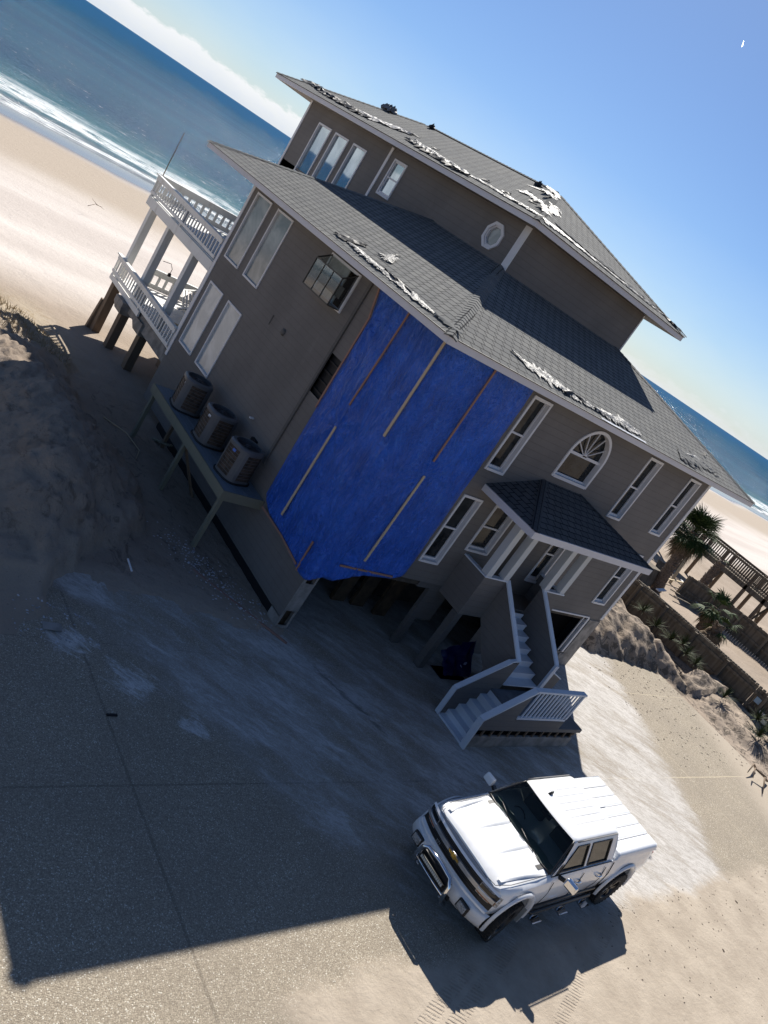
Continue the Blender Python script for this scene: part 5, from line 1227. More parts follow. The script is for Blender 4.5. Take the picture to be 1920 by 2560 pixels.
    # headlights: stacked rectangles wrapping round the corner
    for sgn in (1, -1):
        def hl(a, b, z0, z1, off=0.0): y = .60+.37*b; x = .12+.16*((y/.93)**2.6)+.10*max(0, b-.55)**1.3*2; return Vector((x-off, sgn*y, z0+(z1-z0)*a))
        m = MB(); m.grid(lambda a, b: hl(a, b, .90, 1.12, .0), 6, 14); hd = B(m, 'headlight', lampg)
        m = MB(); m.grid(lambda a, b: hl(a, b*.86+.04, 1.02, 1.10, .012), 3, 12); B(m, 'lens', dgl, hd)
        m = MB(); m.grid(lambda a, b: hl(a, b*.86+.04, .92, .985, .012), 3, 12); B(m, 'turn_signal', amber, hd)
        m = MB(); m.tube([hl(0, k/10*.9, 1.005, 1.005, .02) for k in range(11)]+[hl(0, .93, 1.09, 1.09, .015)], .009, 5); B(m, 'lamp_trim', PA, hd)
    # bumper
    m = MB()
    prof = [(.735, .09), (.70, .03), (.62, -.0), (.52, .0), (.45, .05), (.42, .12)]
    m.grid(lambda a, b: Vector((prof[min(int(a*5), 4)][1]*(1-(a*5-min(int(a*5), 4)))+prof[min(int(a*5), 4)+1][1]*(a*5-min(int(a*5), 4))+.26*abs((b-.5)*2)**3.2, (b-.5)*2*.99, prof[min(int(a*5), 4)][0]*(1-(a*5-min(int(a*5), 4)))+prof[min(int(a*5), 4)+1][0]*(a*5-min(int(a*5), 4)))), 15, 36); bp = B(m, 'front_bumper', PL)
    for sgn in (1, -1):
        m = MB(); m.box(.012, .05, sgn*.66-.09, sgn*.66+.09, .53, .66); B(m, 'fog_lamp', lampg, bp, bevel=.01)
        m = MB(); m.box(.03, .09, sgn*.66-.12, sgn*.66+.12, .50, .69); B(m, 'fog_bezel', blk, bp, bevel=.02)
    m = MB(); m.box(.02, .08, -.42, .42, .42, .56); B(m, 'lower_intake', blk, bp)
    m = MB()
    for sgn in (1, -1): m.tube([(.0, sgn*.36, .44), (-.08, sgn*.36, .42), (-.08, sgn*.30, .42)], .015, 6)
    B(m, 'tow_hook', silver, bp)
    # bull bar
    m = MB(); y_ = .40
    m.tube([(.0, -y_-.02, .36), (-.14, -y_, .44), (-.20, -y_, .62), (-.20, -y_+.02, .78), (-.17, -y_+.10, .855), (-.16, 0, .87), (-.17, y_-.10, .855), (-.20, y_-.02, .78), (-.20, y_, .62), (-.14, y_, .44), (.0, y_+.02, .36)], .036, 12); m.tube([(-.19, -y_, .56), (-.20, 0, .56), (-.19, y_, .56)], .022, 8); bb = B(m, 'bull_bar', chrome)
    m = MB(); m.hexa([(-.17, -.36, .60), (-.15, .36, .60), (-.09, .36, .60), (-.09, -.36, .60), (-.17, -.36, .78), (-.17, .36, .78), (-.10, .36, .78), (-.10, -.36, .78)]); B(m, 'bar_plate', blk, bb)
    m = MB(); m.box(-.235, -.17, -.31, .31, .655, .725); lb = B(m, 'light_bar', blk, bb)
    for k in range(15): m = MB(); m.box(-.242, -.235, -.295+k*.04, -.263+k*.04, .665, .715); B(m, 'led', simple('led', (.55, .55, .5), .1) if 'led' not in bpy.data.materials else bpy.data.materials['led'], lb)
    # ---- wheels
    for wx in WX:
        for sgn in (1, -1):
            wl = bpy.data.objects.new('wheel', None); COL.objects.link(wl); wl.parent = T_; wl.location = (wx, sgn*.90, WR); wl.rotation_euler = (0, 0, R(9) if wx < 2 else 0)
            m = MB(); w2 = .15; m.lathe((0, 0, 0), [(.26, -w2*.9), (.36, -w2), (.42, -w2*.93), (WR-.005, -w2*.7), (WR-.005, w2*.7), (.42, w2*.93), (.36, w2), (.26, w2*.9)], 40, 'y')
            for k in range(32):
                t = 2*math.pi*k/32
                for yy in (-.10, -.035, .035, .10): m.beam((math.cos(t)*(WR-.01), yy-.025, math.sin(t)*(WR-.01)), (math.cos(t)*(WR-.01), yy+.025, math.sin(t)*(WR-.01)), .05, .024, (math.cos(t), 0, math.sin(t)))
                m.beam((math.cos(t)*.425, sgn*.115, math.sin(t)*.425), (math.cos(t)*.425, sgn*.145, math.sin(t)*.425), .04, .03, (math.cos(t), 0, math.sin(t)))
            B(m, 'tyre', rub, wl)
            m = MB(); y_o = sgn*.10; m.lathe((0, 0, 0), [(.265, sgn*.135), (.25, sgn*.13), (.235, sgn*.05), (.20, sgn*.04), (.05, sgn*.075), (.0, sgn*.08)], 32, 'y')
            for k in range(6):
                for dd in (-.10, .10): t = 2*math.pi*k/6+dd; m.beam((math.cos(t)*.05, sgn*.09, math.sin(t)*.05), (math.cos(t)*.25, sgn*.10, math.sin(t)*.25), .035, .03, (0, 1, 0))
            B(m, 'rim', rim, wl)
            m = MB(); t0 = R(200) if wx < 2 else R(160)
            # raised white sidewall lettering stroke
            for k in range(5): t = t0+k*.06; m.beam((math.cos(t)*.37, sgn*.1505, math.sin(t)*.37), (math.cos(t)*.40, sgn*.1505, math.sin(t)*.40), .012, .004, (0, 1, 0))
            B(m, 'sidewall_letters', simple('letters', (.45, .45, .45), .6) if 'letters' not in bpy.data.materials else bpy.data.materials['letters'], wl)
            # fender flare
            m = MB(); prof2 = [(.535, .96), (.55, 1.03), (.59, 1.04), (.625, 1.03), (.64, .995)]
            m.lathe((wx, 0, .50), [(r_, sgn*y) for r_, y in prof2], 26, 'y', a0=R(-8), a1=R(188)); fl = B(m, 'fender_flare', PL)
            m = MB()
            for k in range(7):
                t = R(18+24*k); m.lathe((wx+.59*math.cos(t), sgn*1.04, .50+.59*math.sin(t)), [(0, sgn*.006), (.013, sgn*.004), (.015, 0)], 8, 'y')
            B(m, 'bolt', silver, fl)
    # ---- mirrors, handles, steps, trim
    for sgn in (1, -1):
        m = MB(); c0 = Vector((1.98, sgn*1.17, 1.34))
        m.hexa([c0+Vector((-.08, -sgn*.12, -.09)), c0+Vector((-.05, sgn*.12, -.09)), c0+Vector((.05, sgn*.12, -.09)), c0+Vector((.04, -sgn*.12, -.09)), c0+Vector((-.07, -sgn*.12, .08)), c0+Vector((-.03, sgn*.11, .07)), c0+Vector((.05, sgn*.11, .07)), c0+Vector((.04, -sgn*.12, .08))])
        mi = B(m, 'wing_mirror', chrome if sgn < 0 else PA, bevel=.03)
        if sgn > 0: pass
        m = MB(); m.beam(c0+Vector((0, -sgn*.14, -.04)), c0+Vector((-.02, -sgn*.26, -.08)), .08, .05, (0, 0, 1)); B(m, 'mirror_arm', blk, mi)
        m = MB(); m.poly([S(1.80, .0, sgn, .004), S(1.95, .0, sgn, .004), S(1.95, .42, sgn, .004), S(1.88, .3, sgn, .004)][::sgn]); B(m, 'mirror_patch', blk)
        for hx in (2.62, 3.40):
            m = MB(); m.tube([(hx, sgn*.985, 1.08), (hx+.05, sgn*1.035, 1.09), (hx+.15, sgn*1.035, 1.09), (hx+.2, sgn*.985, 1.08)], .018, 7); B(m, 'door_handle', chrome)
        # door shut lines
        m = MB()
        m.tube([(1.78, sgn*.972, 1.22), (1.80, sgn*1.0, 1.0), (1.80, sgn*1.0, .86), (1.82, sgn*.985, .66)], .006, 4); m.tube([(2.80, sgn*.965, 1.25), (2.80, sgn*1.001, 1.0), (2.80, sgn*1.001, .86), (2.80, sgn*.985, .66)], .006, 4); m.tube([(3.62, sgn*.965, 1.25), (3.66, sgn*1.001, 1.0), (3.60, sgn*1.001, .86), (3.45, sgn*.985, .66)], .006, 4)
        m.tube([(3.905, sgn*.945, 1.30), (3.905, sgn*.995, 1.05), (3.905, sgn*.995, .9), (3.905, sgn*.985, .66)], .009, 4)
        m.tube([(1.7, sgn*.905, 1.292), (2.6, sgn*.92, 1.318), (3.8, sgn*.925, 1.322)], .010, 5)
        B(m, 'door_seam', blk)
        m = MB(); m.tube([(1.70, sgn*.97, .60), (3.95, sgn*.97, .60)], .035, 8); B(m, 'rocker', blk)
        # side step bars with drop steps
        m = MB(); m.tube([(1.75, sgn*.90, .46), (1.85, sgn*1.0, .44), (3.9, sgn*1.0, .44), (4.0, sgn*.9, .46)], .038, 8)
        sb = B(m, 'side_bar', blk)
        for x_ in (2.05, 2.95, 3.75):
            m = MB(); m.hexa([(x_-.13, sgn*1.0, .28), (x_+.13, sgn*1.0, .28), (x_+.15, sgn*1.14, .28), (x_-.15, sgn*1.14, .28), (x_-.13, sgn*1.0, .31), (x_+.13, sgn*1.0, .31), (x_+.15, sgn*1.14, .31), (x_-.15, sgn*1.14, .31)][::1]); m.beam((x_-.12, sgn*1.0, .44), (x_-.12, sgn*1.02, .29), .02, .04); m.beam((x_+.12, sgn*1.0, .44), (x_+.12, sgn*1.02, .29), .02, .04); B(m, 'step_plate', chrome, sb)
        m = MB(); m.box(1.52, 1.56, sgn*.72 if sgn > 0 else -1.02, 1.02 if sgn > 0 else -.72, .30, .62); B(m, 'mud_flap', simple('pale_flap', (.35, .34, .32), .5) if 'pale_flap' not in bpy.data.materials else bpy.data.materials['pale_flap'])
    # ---- tailgate, rear bumper, lamps
    m = MB(); m.grid(lambda a, b: Vector((5.78+.05*math.sin(math.pi*a), -.9+1.8*b, .50+.17*a)), 6, 10); m.box(5.5, 5.8, -.9, .9, .50, .66); B(m, 'rear_bumper', chrome, bevel=.02)
    for sgn in (1, -1): m = MB(); m.box(5.72, 5.775, sgn*.84 if sgn > 0 else -.92, .92 if sgn > 0 else -.84, .85, 1.24); B(m, 'tail_lamp', simple('red_lens', (.35, .01, .01), .15) if 'red_lens' not in bpy.data.materials else bpy.data.materials['red_lens'], bevel=.015)
    # ---- decals on the driver's side
    yv = 1.0035
    def decal(pts, mat, name, y=yv): m = MB(); m.poly([(x, y, z) for x, z in pts][::-1]); return B(m, name, mat)
    gd = simple('grey_print', (.36, .39, .44), .4, nscale=12, namt=.25); dk = simple('dark_print', (.10, .11, .14), .4); red = simple('red_print', (.4, .03, .03), .4); blu = simple('blue_print', (.03, .05, .3), .4); whp = simple('white_print', (.8, .8, .8), .4)
    decal([(3.02, .98), (3.30, 1.16), (3.26, .98), (3.20, .90), (3.08, .86)], gd, 'door_graphic'); decal([(2.90, .84), (3.0, .93), (3.12, .84), (3.0, .80), (2.92, .76)], dk, 'door_graphic')
    decal([(1.50, 1.02), (1.64, 1.02), (1.64, 1.10), (1.50, 1.10)], whp, 'flag_decal'); decal([(1.50, 1.065), (1.555, 1.065), (1.555, 1.10), (1.50, 1.10)], blu, 'flag_decal', yv+.002)
    for k in range(3): decal([(1.50, 1.02+k*.027), (1.64, 1.02+k*.027), (1.64, 1.033+k*.027), (1.50, 1.033+k*.027)], red, 'flag_decal', yv+.0015)
    def text(body_, size, loc, rot, mat, name):
        cu = bpy.data.curves.new(name, 'FONT'); cu.body = body_; cu.size = size; cu.extrude = .002; o = bpy.data.objects.new(name, cu); COL.objects.link(o); dg = bpy.context.evaluated_depsgraph_get(); me = bpy.data.meshes.new_from_object(o.evaluated_get(dg)); bpy.data.objects.remove(o)
        ob = bpy.data.objects.new(name, me); me.materials.clear(); me.materials.append(mat); COL.objects.link(ob); ob.parent = T_; ob.location = loc; ob.rotation_euler = rot; return ob
    text('Z71', .11, (5.58, .985, 1.14), (R(90), 0, R(180)), dk, 'side_lettering')
    text('Z71', .07, (.105, .42, .85), (R(90), 0, R(-90)), silver, 'grille_lettering')
    decal([(1.72, 1.04), (1.86, 1.06), (1.86, 1.09), (1.76, 1.08)], dk, 'badge')
truck()
# ================================================================ plants
def leafmat(name, c, c2, rough=.55):
    s = NT(name); oi = s.n('ShaderNodeObjectInfo'); f = s.noise(9, 3); s.set(s.mix(s.step(f, .35, .65), c, c2), rough+.15, spec=.12); s.b.inputs['Subsurface Weight'].default_value = 0
    return s.mat
GL = leafmat('palm_green', (.02, .04, .012), (.055, .085, .028)); DL = leafmat('dead_frond', (.10, .07, .045), (.22, .165, .11), .8); YL = leafmat('yucca_green', (.02, .032, .014), (.055, .07, .03))
def fan(m, base, d, length, spread, nb, droop, rng, bw=.03):
    """a fan leaf: stem then blades radiating in a plane"""
    d = d.normalized(); up = Vector((0, 0, 1)); side = d.cross(up)
    if side.length < .1: side = Vector((1, 0, 0))
    side.normalize(); nn = side.cross(d).normalized(); tip = base+d*length*.45+Vector((0, 0, -droop*.1))
    m.beam(base, tip, .02, .012, nn)
    for k in range(nb):
        a = (k/(nb-1)-.5)*spread+rng.uniform(-.06, .06); dr = (d*math.cos(a)+side*math.sin(a)).normalized(); L = length*.62*(1-.18*abs(a))*rng.uniform(.85, 1.1); w_ = nn.cross(dr).normalized()*bw
        p1 = tip+dr*L*.5+nn*.03*math.cos(a*2); p2 = tip+dr*L+Vector((0, 0, -droop*rng.uniform(.6, 1.3)))
        m.poly([tip-w_*.3, tip+w_*.3, p1+w_, p1-w_]); m.poly([p1-w_, p1+w_, p2])
def palm(name, label, base, path, r0, r1, ng, nd, rad, seed, tuft=1.0):
    rng = random.Random(seed); T_ = thing(name, label, 'palm tree', base)
    P = [Vector(base)+Vector(p) for p in path]; m = MB()
    # trunk: tapered, with boot scars
    N = 26; pts = []; rr = []
    for k in range(N+1):
        t = k/N*(len(P)-1); i = min(int(t), len(P)-2); f = t-i; pts.append(P[i].lerp(P[i+1], f)); rr.append((r0+(r1-r0)*k/N)*(1+.10*math.sin(k*2.4)+rng.uniform(-.05, .05)))
    m.tube(pts, rr, 12)
    for k in range(90):
        t = rng.random(); i = int(t*N); c = pts[i]; a = rng.random()*6.28; rad_ = rr[i]; q = c+Vector((math.cos(a), math.sin(a), 0))*rad_*.9; m.beam(q, q+Vector((math.cos(a)*.06, math.sin(a)*.06, .13)), .09, .03, (math.cos(a), math.sin(a), .3))
    m.build('trunk', simple('palm_bark_'+name+str(seed), (.13, .095, .07), .9, nscale=12, namt=.5), T_)
    top = P[-1]; g = MB(); d_ = MB()
    for k in range(ng):
        a = rng.random()*6.283; el = rng.uniform(-.65, 1.2); fan(g, top+Vector((0, 0, rng.uniform(-.1, .1))), Vector((math.cos(a)*math.cos(el), math.sin(a)*math.cos(el), math.sin(el))), rad*rng.uniform(.8, 1.1), 2.3, 17, .22, rng, .030)
    if ng: g.build('crown', GL, T_)
    for k in range(nd):
        a = rng.random()*6.283; el = rng.uniform(-1.45, -.5); fan(d_, top+Vector((0, 0, rng.uniform(-.5, .0))), Vector((math.cos(a)*math.cos(el), math.sin(a)*math.cos(el), math.sin(el))), rad*rng.uniform(.45, .85)*tuft, 1.2, 9, .25, rng, .035)
    if nd: d_.build('dead_fronds', DL, T_)
    return T_
palm('palm_tree', 'tall palm tree with a full green crown behind the house corner', (33.3, 8.4, -.2), [(0, 0, 0), (-.1, .1, 1.5), (.1, .3, 3.0), (.35, .5, 4.2)], .36, .25, 80, 70, 1.95, 3)
palm('palm_tree', 'bare palm trunk with only a ragged stub of fronds beside the boardwalk', (40.6, 9.4, -.1), [(0, 0, 0), (.1, .1, 1.4), (.3, .1, 2.9)], .34, .28, 2, 9, .8, 5, .6)
palm('palm_tree', 'short battered palm with hanging brown fronds just behind the wooden bulkhead', (27.3, 1.7, .6), [(0, 0, 0), (.1, .15, .8), (.15, .3, 1.5)], .26, .22, 6, 60, 1.2, 8, 1.15)
palm('palm_tree', 'low bushy palm with pale yellowish tips between the two bulkheads', (30.2, 3.6, .2), [(0, 0, 0), (0, .1, .9), (.05, .15, 1.9)], .24, .2, 16, 24, 1.2, 12, 1.0)
def yucca(x, y, z, r, seed, label, n=60):
    rng = random.Random(seed); m = MB(); c0 = Vector((x, y, z))
    for h in range(max(1, int(r*2.2))):
        c = c0+Vector((rng.uniform(-r, r)*.5, rng.uniform(-r, r)*.7, rng.uniform(0, .3)))
        for k in range(n):
            a = rng.random()*6.283; el = rng.uniform(-.1, 1.45); L = rng.uniform(.45, .8); d = Vector((math.cos(a)*math.cos(el), math.sin(a)*math.cos(el), math.sin(el))); s_ = Vector((-math.sin(a), math.cos(a), 0))*.016
            b = c+d*L*.5; t = c+d*L+Vector((0, 0, -.08)); m.poly([c-s_, c+s_, b+s_, b-s_]); m.poly([b-s_, b+s_, t])
    tag(m.build('yucca_plant', YL), label, 'plant', 'spiky yucca plants along the bulkhead')
yp = [(24.3, 4.3, 'yucca clump half hidden by the house corner at the start of the bank'), (24.6, 3.1, 'yucca clump at the top of the bank, nearest the house'), (24.35, 2.3, 'yucca clump on the bank, second from the house along the bulkhead'), (24.0, 1.5, 'dense yucca clump in front of the bulkhead behind the sand cliff'), (23.4, .8, 'yucca clump where the sand cliff ends near the driveway'), (23.9, -2.0, 'yucca clump beside the gap patched with pale panels in the bulkhead'), (23.9, -3.0, 'dark yucca clump below the pale panels, throwing a spiky shadow'), (23.6, -3.9, 'largest yucca clump in front of the bulkhead at the right edge of the photo'), (22.6, -4.9, 'yucca clump nearest the street end of the bank')]
for i, (x, y, lb) in enumerate(yp): yucca(x, y, max(.55, H(x, y))-.02, [.8, .9, .9, 1.0, .9, .7, 1.0, 1.2, .8][i], 50+i, lb, 75)
def twigs(name, label, pts, cat='branch', r=.025, mat='wood'):
    m = MB()
    for P in pts: m.tube(P, [r]+[r*.7]*(len(P)-2)+[r*.3], 6)
    tag(m.build(name, M[mat]), label, cat)
twigs('dead_branch', 'bare dark fallen branches at the right edge beside the driveway', [[(20.9, -5.0, .1), (20.3, -5.0, .35), (19.6, -5.2, .15)], [(20.8, -5.6, .1), (20.2, -5.6, .3), (19.3, -6.1, .08)], [(20.3, -5.6, .3), (20.0, -5.2, .35), (19.4, -5.5, .2)], [(20.6, -6.2, .1), (20.0, -6.2, .25), (19.2, -6.8, .1)]], r=.05)
# ================================================================ bulkheads (timber retaining fences)
def bulkhead(name, label, pts, ztop, zbot, seed, rounds=True, lean=0):
    rng = random.Random(seed); T_ = thing(name, label, 'fence', (pts[0][0], pts[0][1], 0)); B_ = MB(); caps = MB()
    def at(t): i = min(int(t), len(pts)-2); f = t-i; a, b = pts[i], pts[i+1]; return Vector((a[0]+(b[0]-a[0])*f, a[1]+(b[1]-a[1])*f, 0))
    L = sum(math.hypot(b[0]-a[0], b[1]-a[1]) for a, b in zip(pts, pts[1:])); n = int(L/.16)
    for k in range(n):
        a, b = at(k/n*(len(pts)-1)), at((k+1)/n*(len(pts)-1)); d = (b-a); d.normalize(); off = Vector((d.y, -d.x, 0))*rng.uniform(-.012, .012); z = ztop+rng.uniform(-.03, .02)
        p = (a+b)/2+off; B_.beam(p+Vector((0, 0, zbot)), p+Vector((0, 0, z)), .04, .152-(.012 if rng.random() < .3 else 0), d)
    B_.build('planks', M['fencewood'], T_)
    m = MB(); q = [at(k/24*(len(pts)-1)) for k in range(25)]
    for zz in (ztop-.28, ztop-.95):
        for a, b in zip(q, q[1:]): d = (b-a).normalized(); o = Vector((-d.y, d.x, 0))*(-.07 if (Vector((-d.y, d.x, 0)).x > 0) else .07); m.beam(a+o+Vector((0, 0, zz)), b+o+Vector((0, 0, zz)), .06, .14)
    m.build('waler', M['fencewood'], T_)
    k = 0
    nn = int(L/2.3)
    for k in range(nn+1):
        a = at(min(.999, k/max(1, nn))*(len(pts)-1)); m = MB(); m.beam(a+Vector((-.14, 0, zbot)), a+Vector((-.14, 0, ztop-.02)), .16, .16, (0, 1, 0)); m.build('fence_post', M['fencewood'], T_)
    if rounds:  # scalloped heads of the round piles behind the planks
        n2 = min(95, int(L/.19))
        for k in range(n2):
            a = at(k/n2*(len(pts)-1)); c = a+Vector((.12, 0, 0)); m = MB(); m.lathe((c.x, c.y, zbot), [(.085, 0), (.085, ztop-zbot+.02), (.07, ztop-zbot+.05), (0, ztop-zbot+.055)], 8); m.build('pile_head', M['fencewood'], T_)
    return T_
bulkhead('bulkhead_fence', 'near timber bulkhead with a scalloped top running behind the sand bank', [(23.6, 8.6), (25.0, 5.6), (25.35, 4.3), (25.5, 3.2), (25.6, 1.6), (25.75, .2), (25.85, -1.4), (25.6, -3.6), (25.1, -6), (24.6, -9)], 1.48, -.4, 4)
bulkhead('bulkhead_fence', 'second farther timber bulkhead in deep shade beside the boardwalk', [(36.6, 8.6), (38.0, 7.2), (38.6, 5.4), (38.7, 3.4), (38.5, 1.5), (38.0, -1), (37.6, -4), (37, -8)], 1.45, -.5, 9, rounds=False)
def sandfence():
    rng = random.Random(2); T_ = thing('wire_fence', 'low white-edged wire and lath sand fence crossing the path between the bulkheads', 'fence', (37.2, 3, 0)); m = MB()
    for k in range(70): y = 6.3-k*.16; x = 37.1+.35*math.sin(k*.05); m.beam((x, y, -.05), (x+.03, y, .22), .05, .015, (0, 1, 0))
    m.build('pickets', simple('grey_picket', (.42, .40, .38), .8), T_)
sandfence()
for i, (x, y, z, w_, h_, lb, mt) in enumerate([(25.62, -2.15, 1.02, .34, .26, 'pale blue rectangular sign on the near bulkhead', simple('blue_board', (.30, .42, .52), .5)), (25.5, -2.62, .72, .26, .2, 'upper white panel patching the bulkhead among the yuccas', M['trim']), (25.4, -2.95, .55, .24, .18, 'lower white panel patching the bulkhead among the yuccas', M['trim'])]):
    m = MB(); m.box(x-.05, x-.01, y-w_/2, y+w_/2, z-h_/2, z+h_/2); tag(m.build('panel', mt), lb, 'panel')
# ================================================================ boardwalk
def boardwalk():
    T_ = thing('boardwalk', 'raised weathered boardwalk with slatted railings crossing to the beach', 'boardwalk', (43.8, 10, 0)); Wd = M['fencewood']
    x0, x1, ya, yb = 43.0, 44.7, 1.0, 17.5; zd = 2.28
    m = MB(); k = 0
    n = int((yb-ya)/.15)
    for k in range(n): y = ya+k*.15; m.box(x0, x1, y, y+.14, zd, zd+.035)
    m.build('deck_boards', Wd, T_)
    for x in (x0, x1-.06): m = MB(); m.box(x, x+.06, ya, yb, zd-.32, zd-.003); m.build('stringer', Wd, T_)
    for x in (x0-.04, x1-.02):
        m = MB(); m.box(x-.03, x+.11, ya, yb, zd+1.12, zd+1.16); m.box(x+.015, x+.055, ya, yb, zd+1.0, zd+1.12); rl = m.build('railing', Wd, T_)
        m = MB(); m.box(x+.015, x+.055, ya, yb, zd+.10, zd+.2); m.build('bottom_rail', Wd, rl)
        nb = 92
        for k in range(nb): y = ya+.05+k*(yb-ya-.1)/(nb-1); m = MB(); m.box(x, x+.035, y-.035, y+.03, zd+.05, zd+1.0); m.build('baluster', Wd, rl)
    for y in (2.2, 4.2, 6.6, 8.1, 10.6, 12.6, 15.5):
        for x in (x0+.1, x1-.1): m = MB(); m.beam((x, y, -.7), (x, y, zd+1.1), .2, .2, (0, 1, 0)); m.build('post', M['wood'], T_)
        if y in (10.6, 6.6): m = MB(); m.beam((x0+.1, y, .3), (x1-.1, y, zd-.4), .05, .14, (0, 1, 0)); m.beam((x0+.1, y, zd-.4), (x1-.1, y, .3), .05, .14, (0, 1, 0)); m.build('cross_brace', Wd, T_)
boardwalk()
m = MB(); m.beam((37.9, 10.0, -.3), (39.3, 10.9, 2.3), .16, .16, (0, 1, 0)); tag(m.build('leaning_post', M['paletimber']), 'pale leaning timber post standing in the sand to the right of the tall palm', 'post')
# ---- storm debris
def plank(p, q, w_, h_, label, mat='paletimber', name='plank', cat='plank', grp='boards scattered by the storm'):
    m = MB(); m.beam(p, q, w_, h_); tag(m.build(name, M[mat]), label, cat, grp)
plank((36.6, 9.9, .25), (39.2, 9.9, .35), .14, .04, 'pale board lying on the sand at the foot of the leaning post')
plank((39.6, 10.3, .3), (37.0, 7.1, .25), .18, .05, 'long white board lying across the fallen timbers', 'trim')
plank((34.6, 7.8, .2), (37.0, 6.9, .22), .14, .05, 'dark board wedged between the bulkheads', 'fencewood')
plank((35.4, 8.6, .2), (36.9, 7.0, .35), .14, .05, 'grey board leaning on the white board in the sand gap', 'fencewood')
plank((31.2, 7.3, .5), (32.4, 7.5, .55), .22, .06, 'short white board beside the foot of the tall palm', 'trim')
def wreck():
    T_ = thing('broken_stairs', 'dark broken wooden step frame propped against the base of the tall palm', 'wreckage', (33, 9.2, 0)); m = MB()
    m.hexa([(31.6, 8.8, .0), (32.8, 8.5, .0), (33.0, 9.6, .0), (31.9, 9.8, 0), (32.1, 9.0, 1.0), (33.3, 8.7, 1.05), (33.5, 9.8, 1.0), (32.4, 10.0, 1.0)]); m.build('frame', M['fencewood'], T_)
    m = MB(); m.beam((34.2, 9.2, 0), (35.0, 10.0, 1.2), .5, .06); m.beam((34.6, 8.8, .1), (35.6, 9.6, 1.0), .4, .05); m.build('loose_boards', M['fencewood'], T_)
wreck()
twigs('driftwood', 'pale bent pipe lying on the shaded sand below the equipment stand', [[(-1.9, 9.0, .08), (-1.4, 8.3, .12), (-1.25, 7.4, .10), (-1.5, 6.9, .05)]], 'pipe', .022, 'paletimber')
plank((-.35, 8.6, .05), (-.1, 7.9, .3), .16, .05, 'grey board leaning under the equipment stand', 'greentimber')
plank((-5.95, -.86, .02), (-5.6, -.92, .05), .22, .012, 'pale scrap of board on the shaded driveway at the far left', 'concrete', 'board_scrap')
plank((-3.9, .95, .6), (-3.85, .65, .5), .035, .02, 'short white stick on the shaded slope of the dune', 'trim', 'stick')
plank((.1, -.6, .03), (-1.6, 1.8, .05), .07, .03, 'thin lath lying along the foot of the shaded wall', 'lath', 'lath_strip')
plank((-5.3, -3.1, .015), (-5.1, -3.1, .015), .05, .02, 'small black scrap on the shaded driveway pebbles', 'black', 'rubber_scrap')
twigs('branch', 'thin dry branch lying on the open beach beyond the deck', [[(6.5, 41, -.5), (7.2, 41.8, -.3), (7.9, 42.1, -.45)], [(7.2, 41.8, -.3), (7.1, 42.6, -.25)], [(7.2, 41.8, -.35), (7.6, 41.7, -.3)]], r=.018)
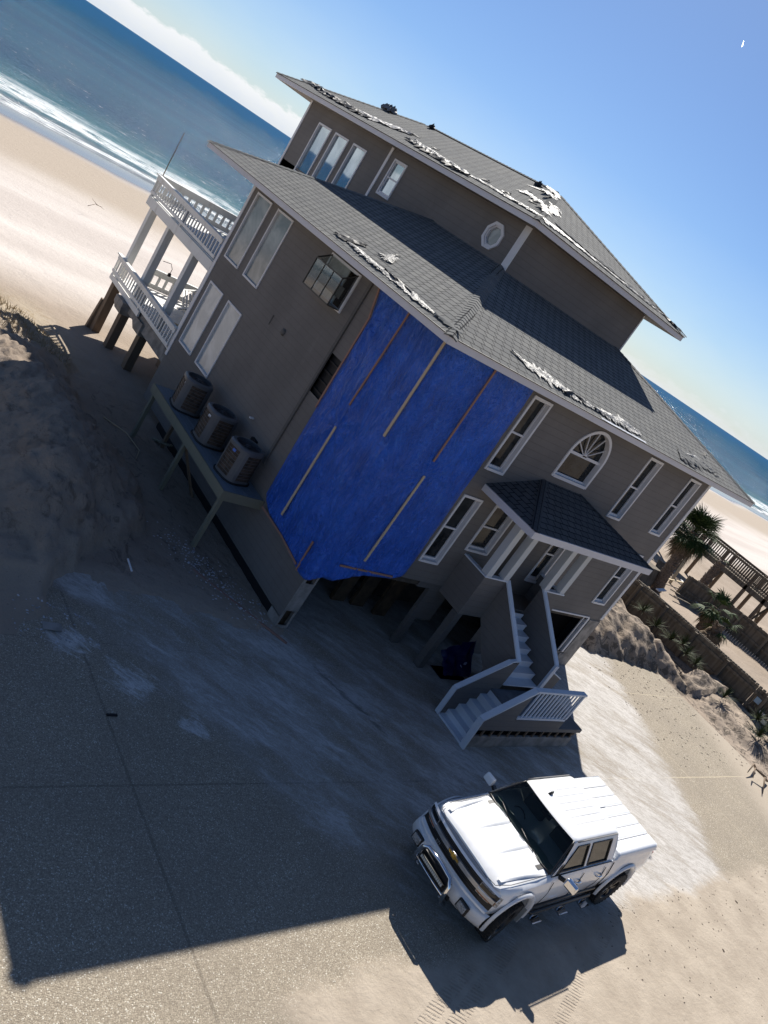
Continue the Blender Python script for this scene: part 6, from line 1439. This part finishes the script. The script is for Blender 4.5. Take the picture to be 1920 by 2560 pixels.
def litter():
    rng = random.Random(11); m = MB()
    def chip(x, y, z, s): a = rng.random()*6.28; c, d = math.cos(a), math.sin(a); m.hexa([(x+(c*u-d*v)*s, y+(d*u+c*v)*s, z+w_) for w_ in (0, s*.25) for u, v in ((-1, -.5), (1, -.6), (.8, .5), (-.9, .6))])
    for k in range(380):  # fragments along the foot of the wall and dune
        t = rng.random(); x = -.35-1.5*t+rng.gauss(0, .28); y = .1+3.0*t+rng.gauss(0, .45); x = min(x, -.08); chip(x, y, max(0, H(x, y))+.002, rng.uniform(.006, .03)*(1+(rng.random() < .06)))
    for k in range(90): x, y = -6.5+rng.random()*1.6, -1.4+rng.random()*1.2; chip(x, y, max(0, H(x, y))+.002, rng.uniform(.01, .03))
    tag(m.build('shell_fragments', simple('pale_chips', (.42, .41, .42), .8, nscale=3, namt=.5)), 'pale broken chips scattered along the shaded foot of the wall', 'debris', kind='stuff')
    m = MB(); 
    for k in range(420):
        x, y = rng.uniform(4, 20), -8.5-rng.expovariate(.5); chip(x, y, .002, rng.uniform(.006, .02)*(1+(rng.random() < .05)*1.2))
    for k in range(260): x = rng.uniform(15, 21); y = rng.uniform(-4.8, .6); chip(x, y, max(0, H(x, y)), rng.uniform(.01, .04))
    tag(m.build('bark_litter', simple('dark_chips', (.07, .05, .035), .9, nscale=3, namt=.6)), 'dark bits of bark scattered over the sunlit sand beside the driveway', 'debris', kind='stuff')
    m = MB()
    for k in range(2400):
        x = rng.uniform(-7.5, -2.2); y = rng.uniform(11.4, 16.3); t = toe_left(y)-x
        if t < .3: continue
        z = H(x, y); h = rng.uniform(.05, .22); a = rng.random()*6.28; dx, dy = math.cos(a)*h*.5, math.sin(a)*h*.5; w_ = .012
        m.poly([(x-w_, y, z-.02), (x+w_, y, z-.02), (x+dx, y+dy, z+h)])
    tag(m.build('dune_grass', leafmat('dry_grass', (.34, .26, .15), (.50, .41, .27), .8)), 'dry brown grass and roots on the lip of the dune at the left edge', 'grass', kind='stuff')
litter()
# jet contrail, a thin vapour tube very far away
m = MB(); dirv = (_F*1 + _X*((1860-960)/2045.26) + _Y*((101-1280)/2045.26)); dir2 = (_F*1 + _X*((1855-960)/2045.26) + _Y*((118-1280)/2045.26))
c1_ = CAM+dirv.normalized()*9000; c2_ = CAM+dir2.normalized()*9000; m.tube([c1_, (c1_+c2_)/2, c2_], [1.5, 4, 6], 8)
vp = NT('vapour'); vd = vp.n('ShaderNodeBsdfDiffuse'); vt = vp.n('ShaderNodeBsdfTranslucent'); vx = vp.n('ShaderNodeAddShader'); vd.inputs[0].default_value = (.9, .9, .9, 1); vt.inputs[0].default_value = (.9, .9, .9, 1); vp.l(vd.outputs[0], vx.inputs[0]); vp.l(vt.outputs[0], vx.inputs[1]); vp.l(vx.outputs[0], vp.out.inputs[0])
tag(m.build('contrail', vp.mat), 'short white jet contrail high in the blue sky at the right', 'contrail')
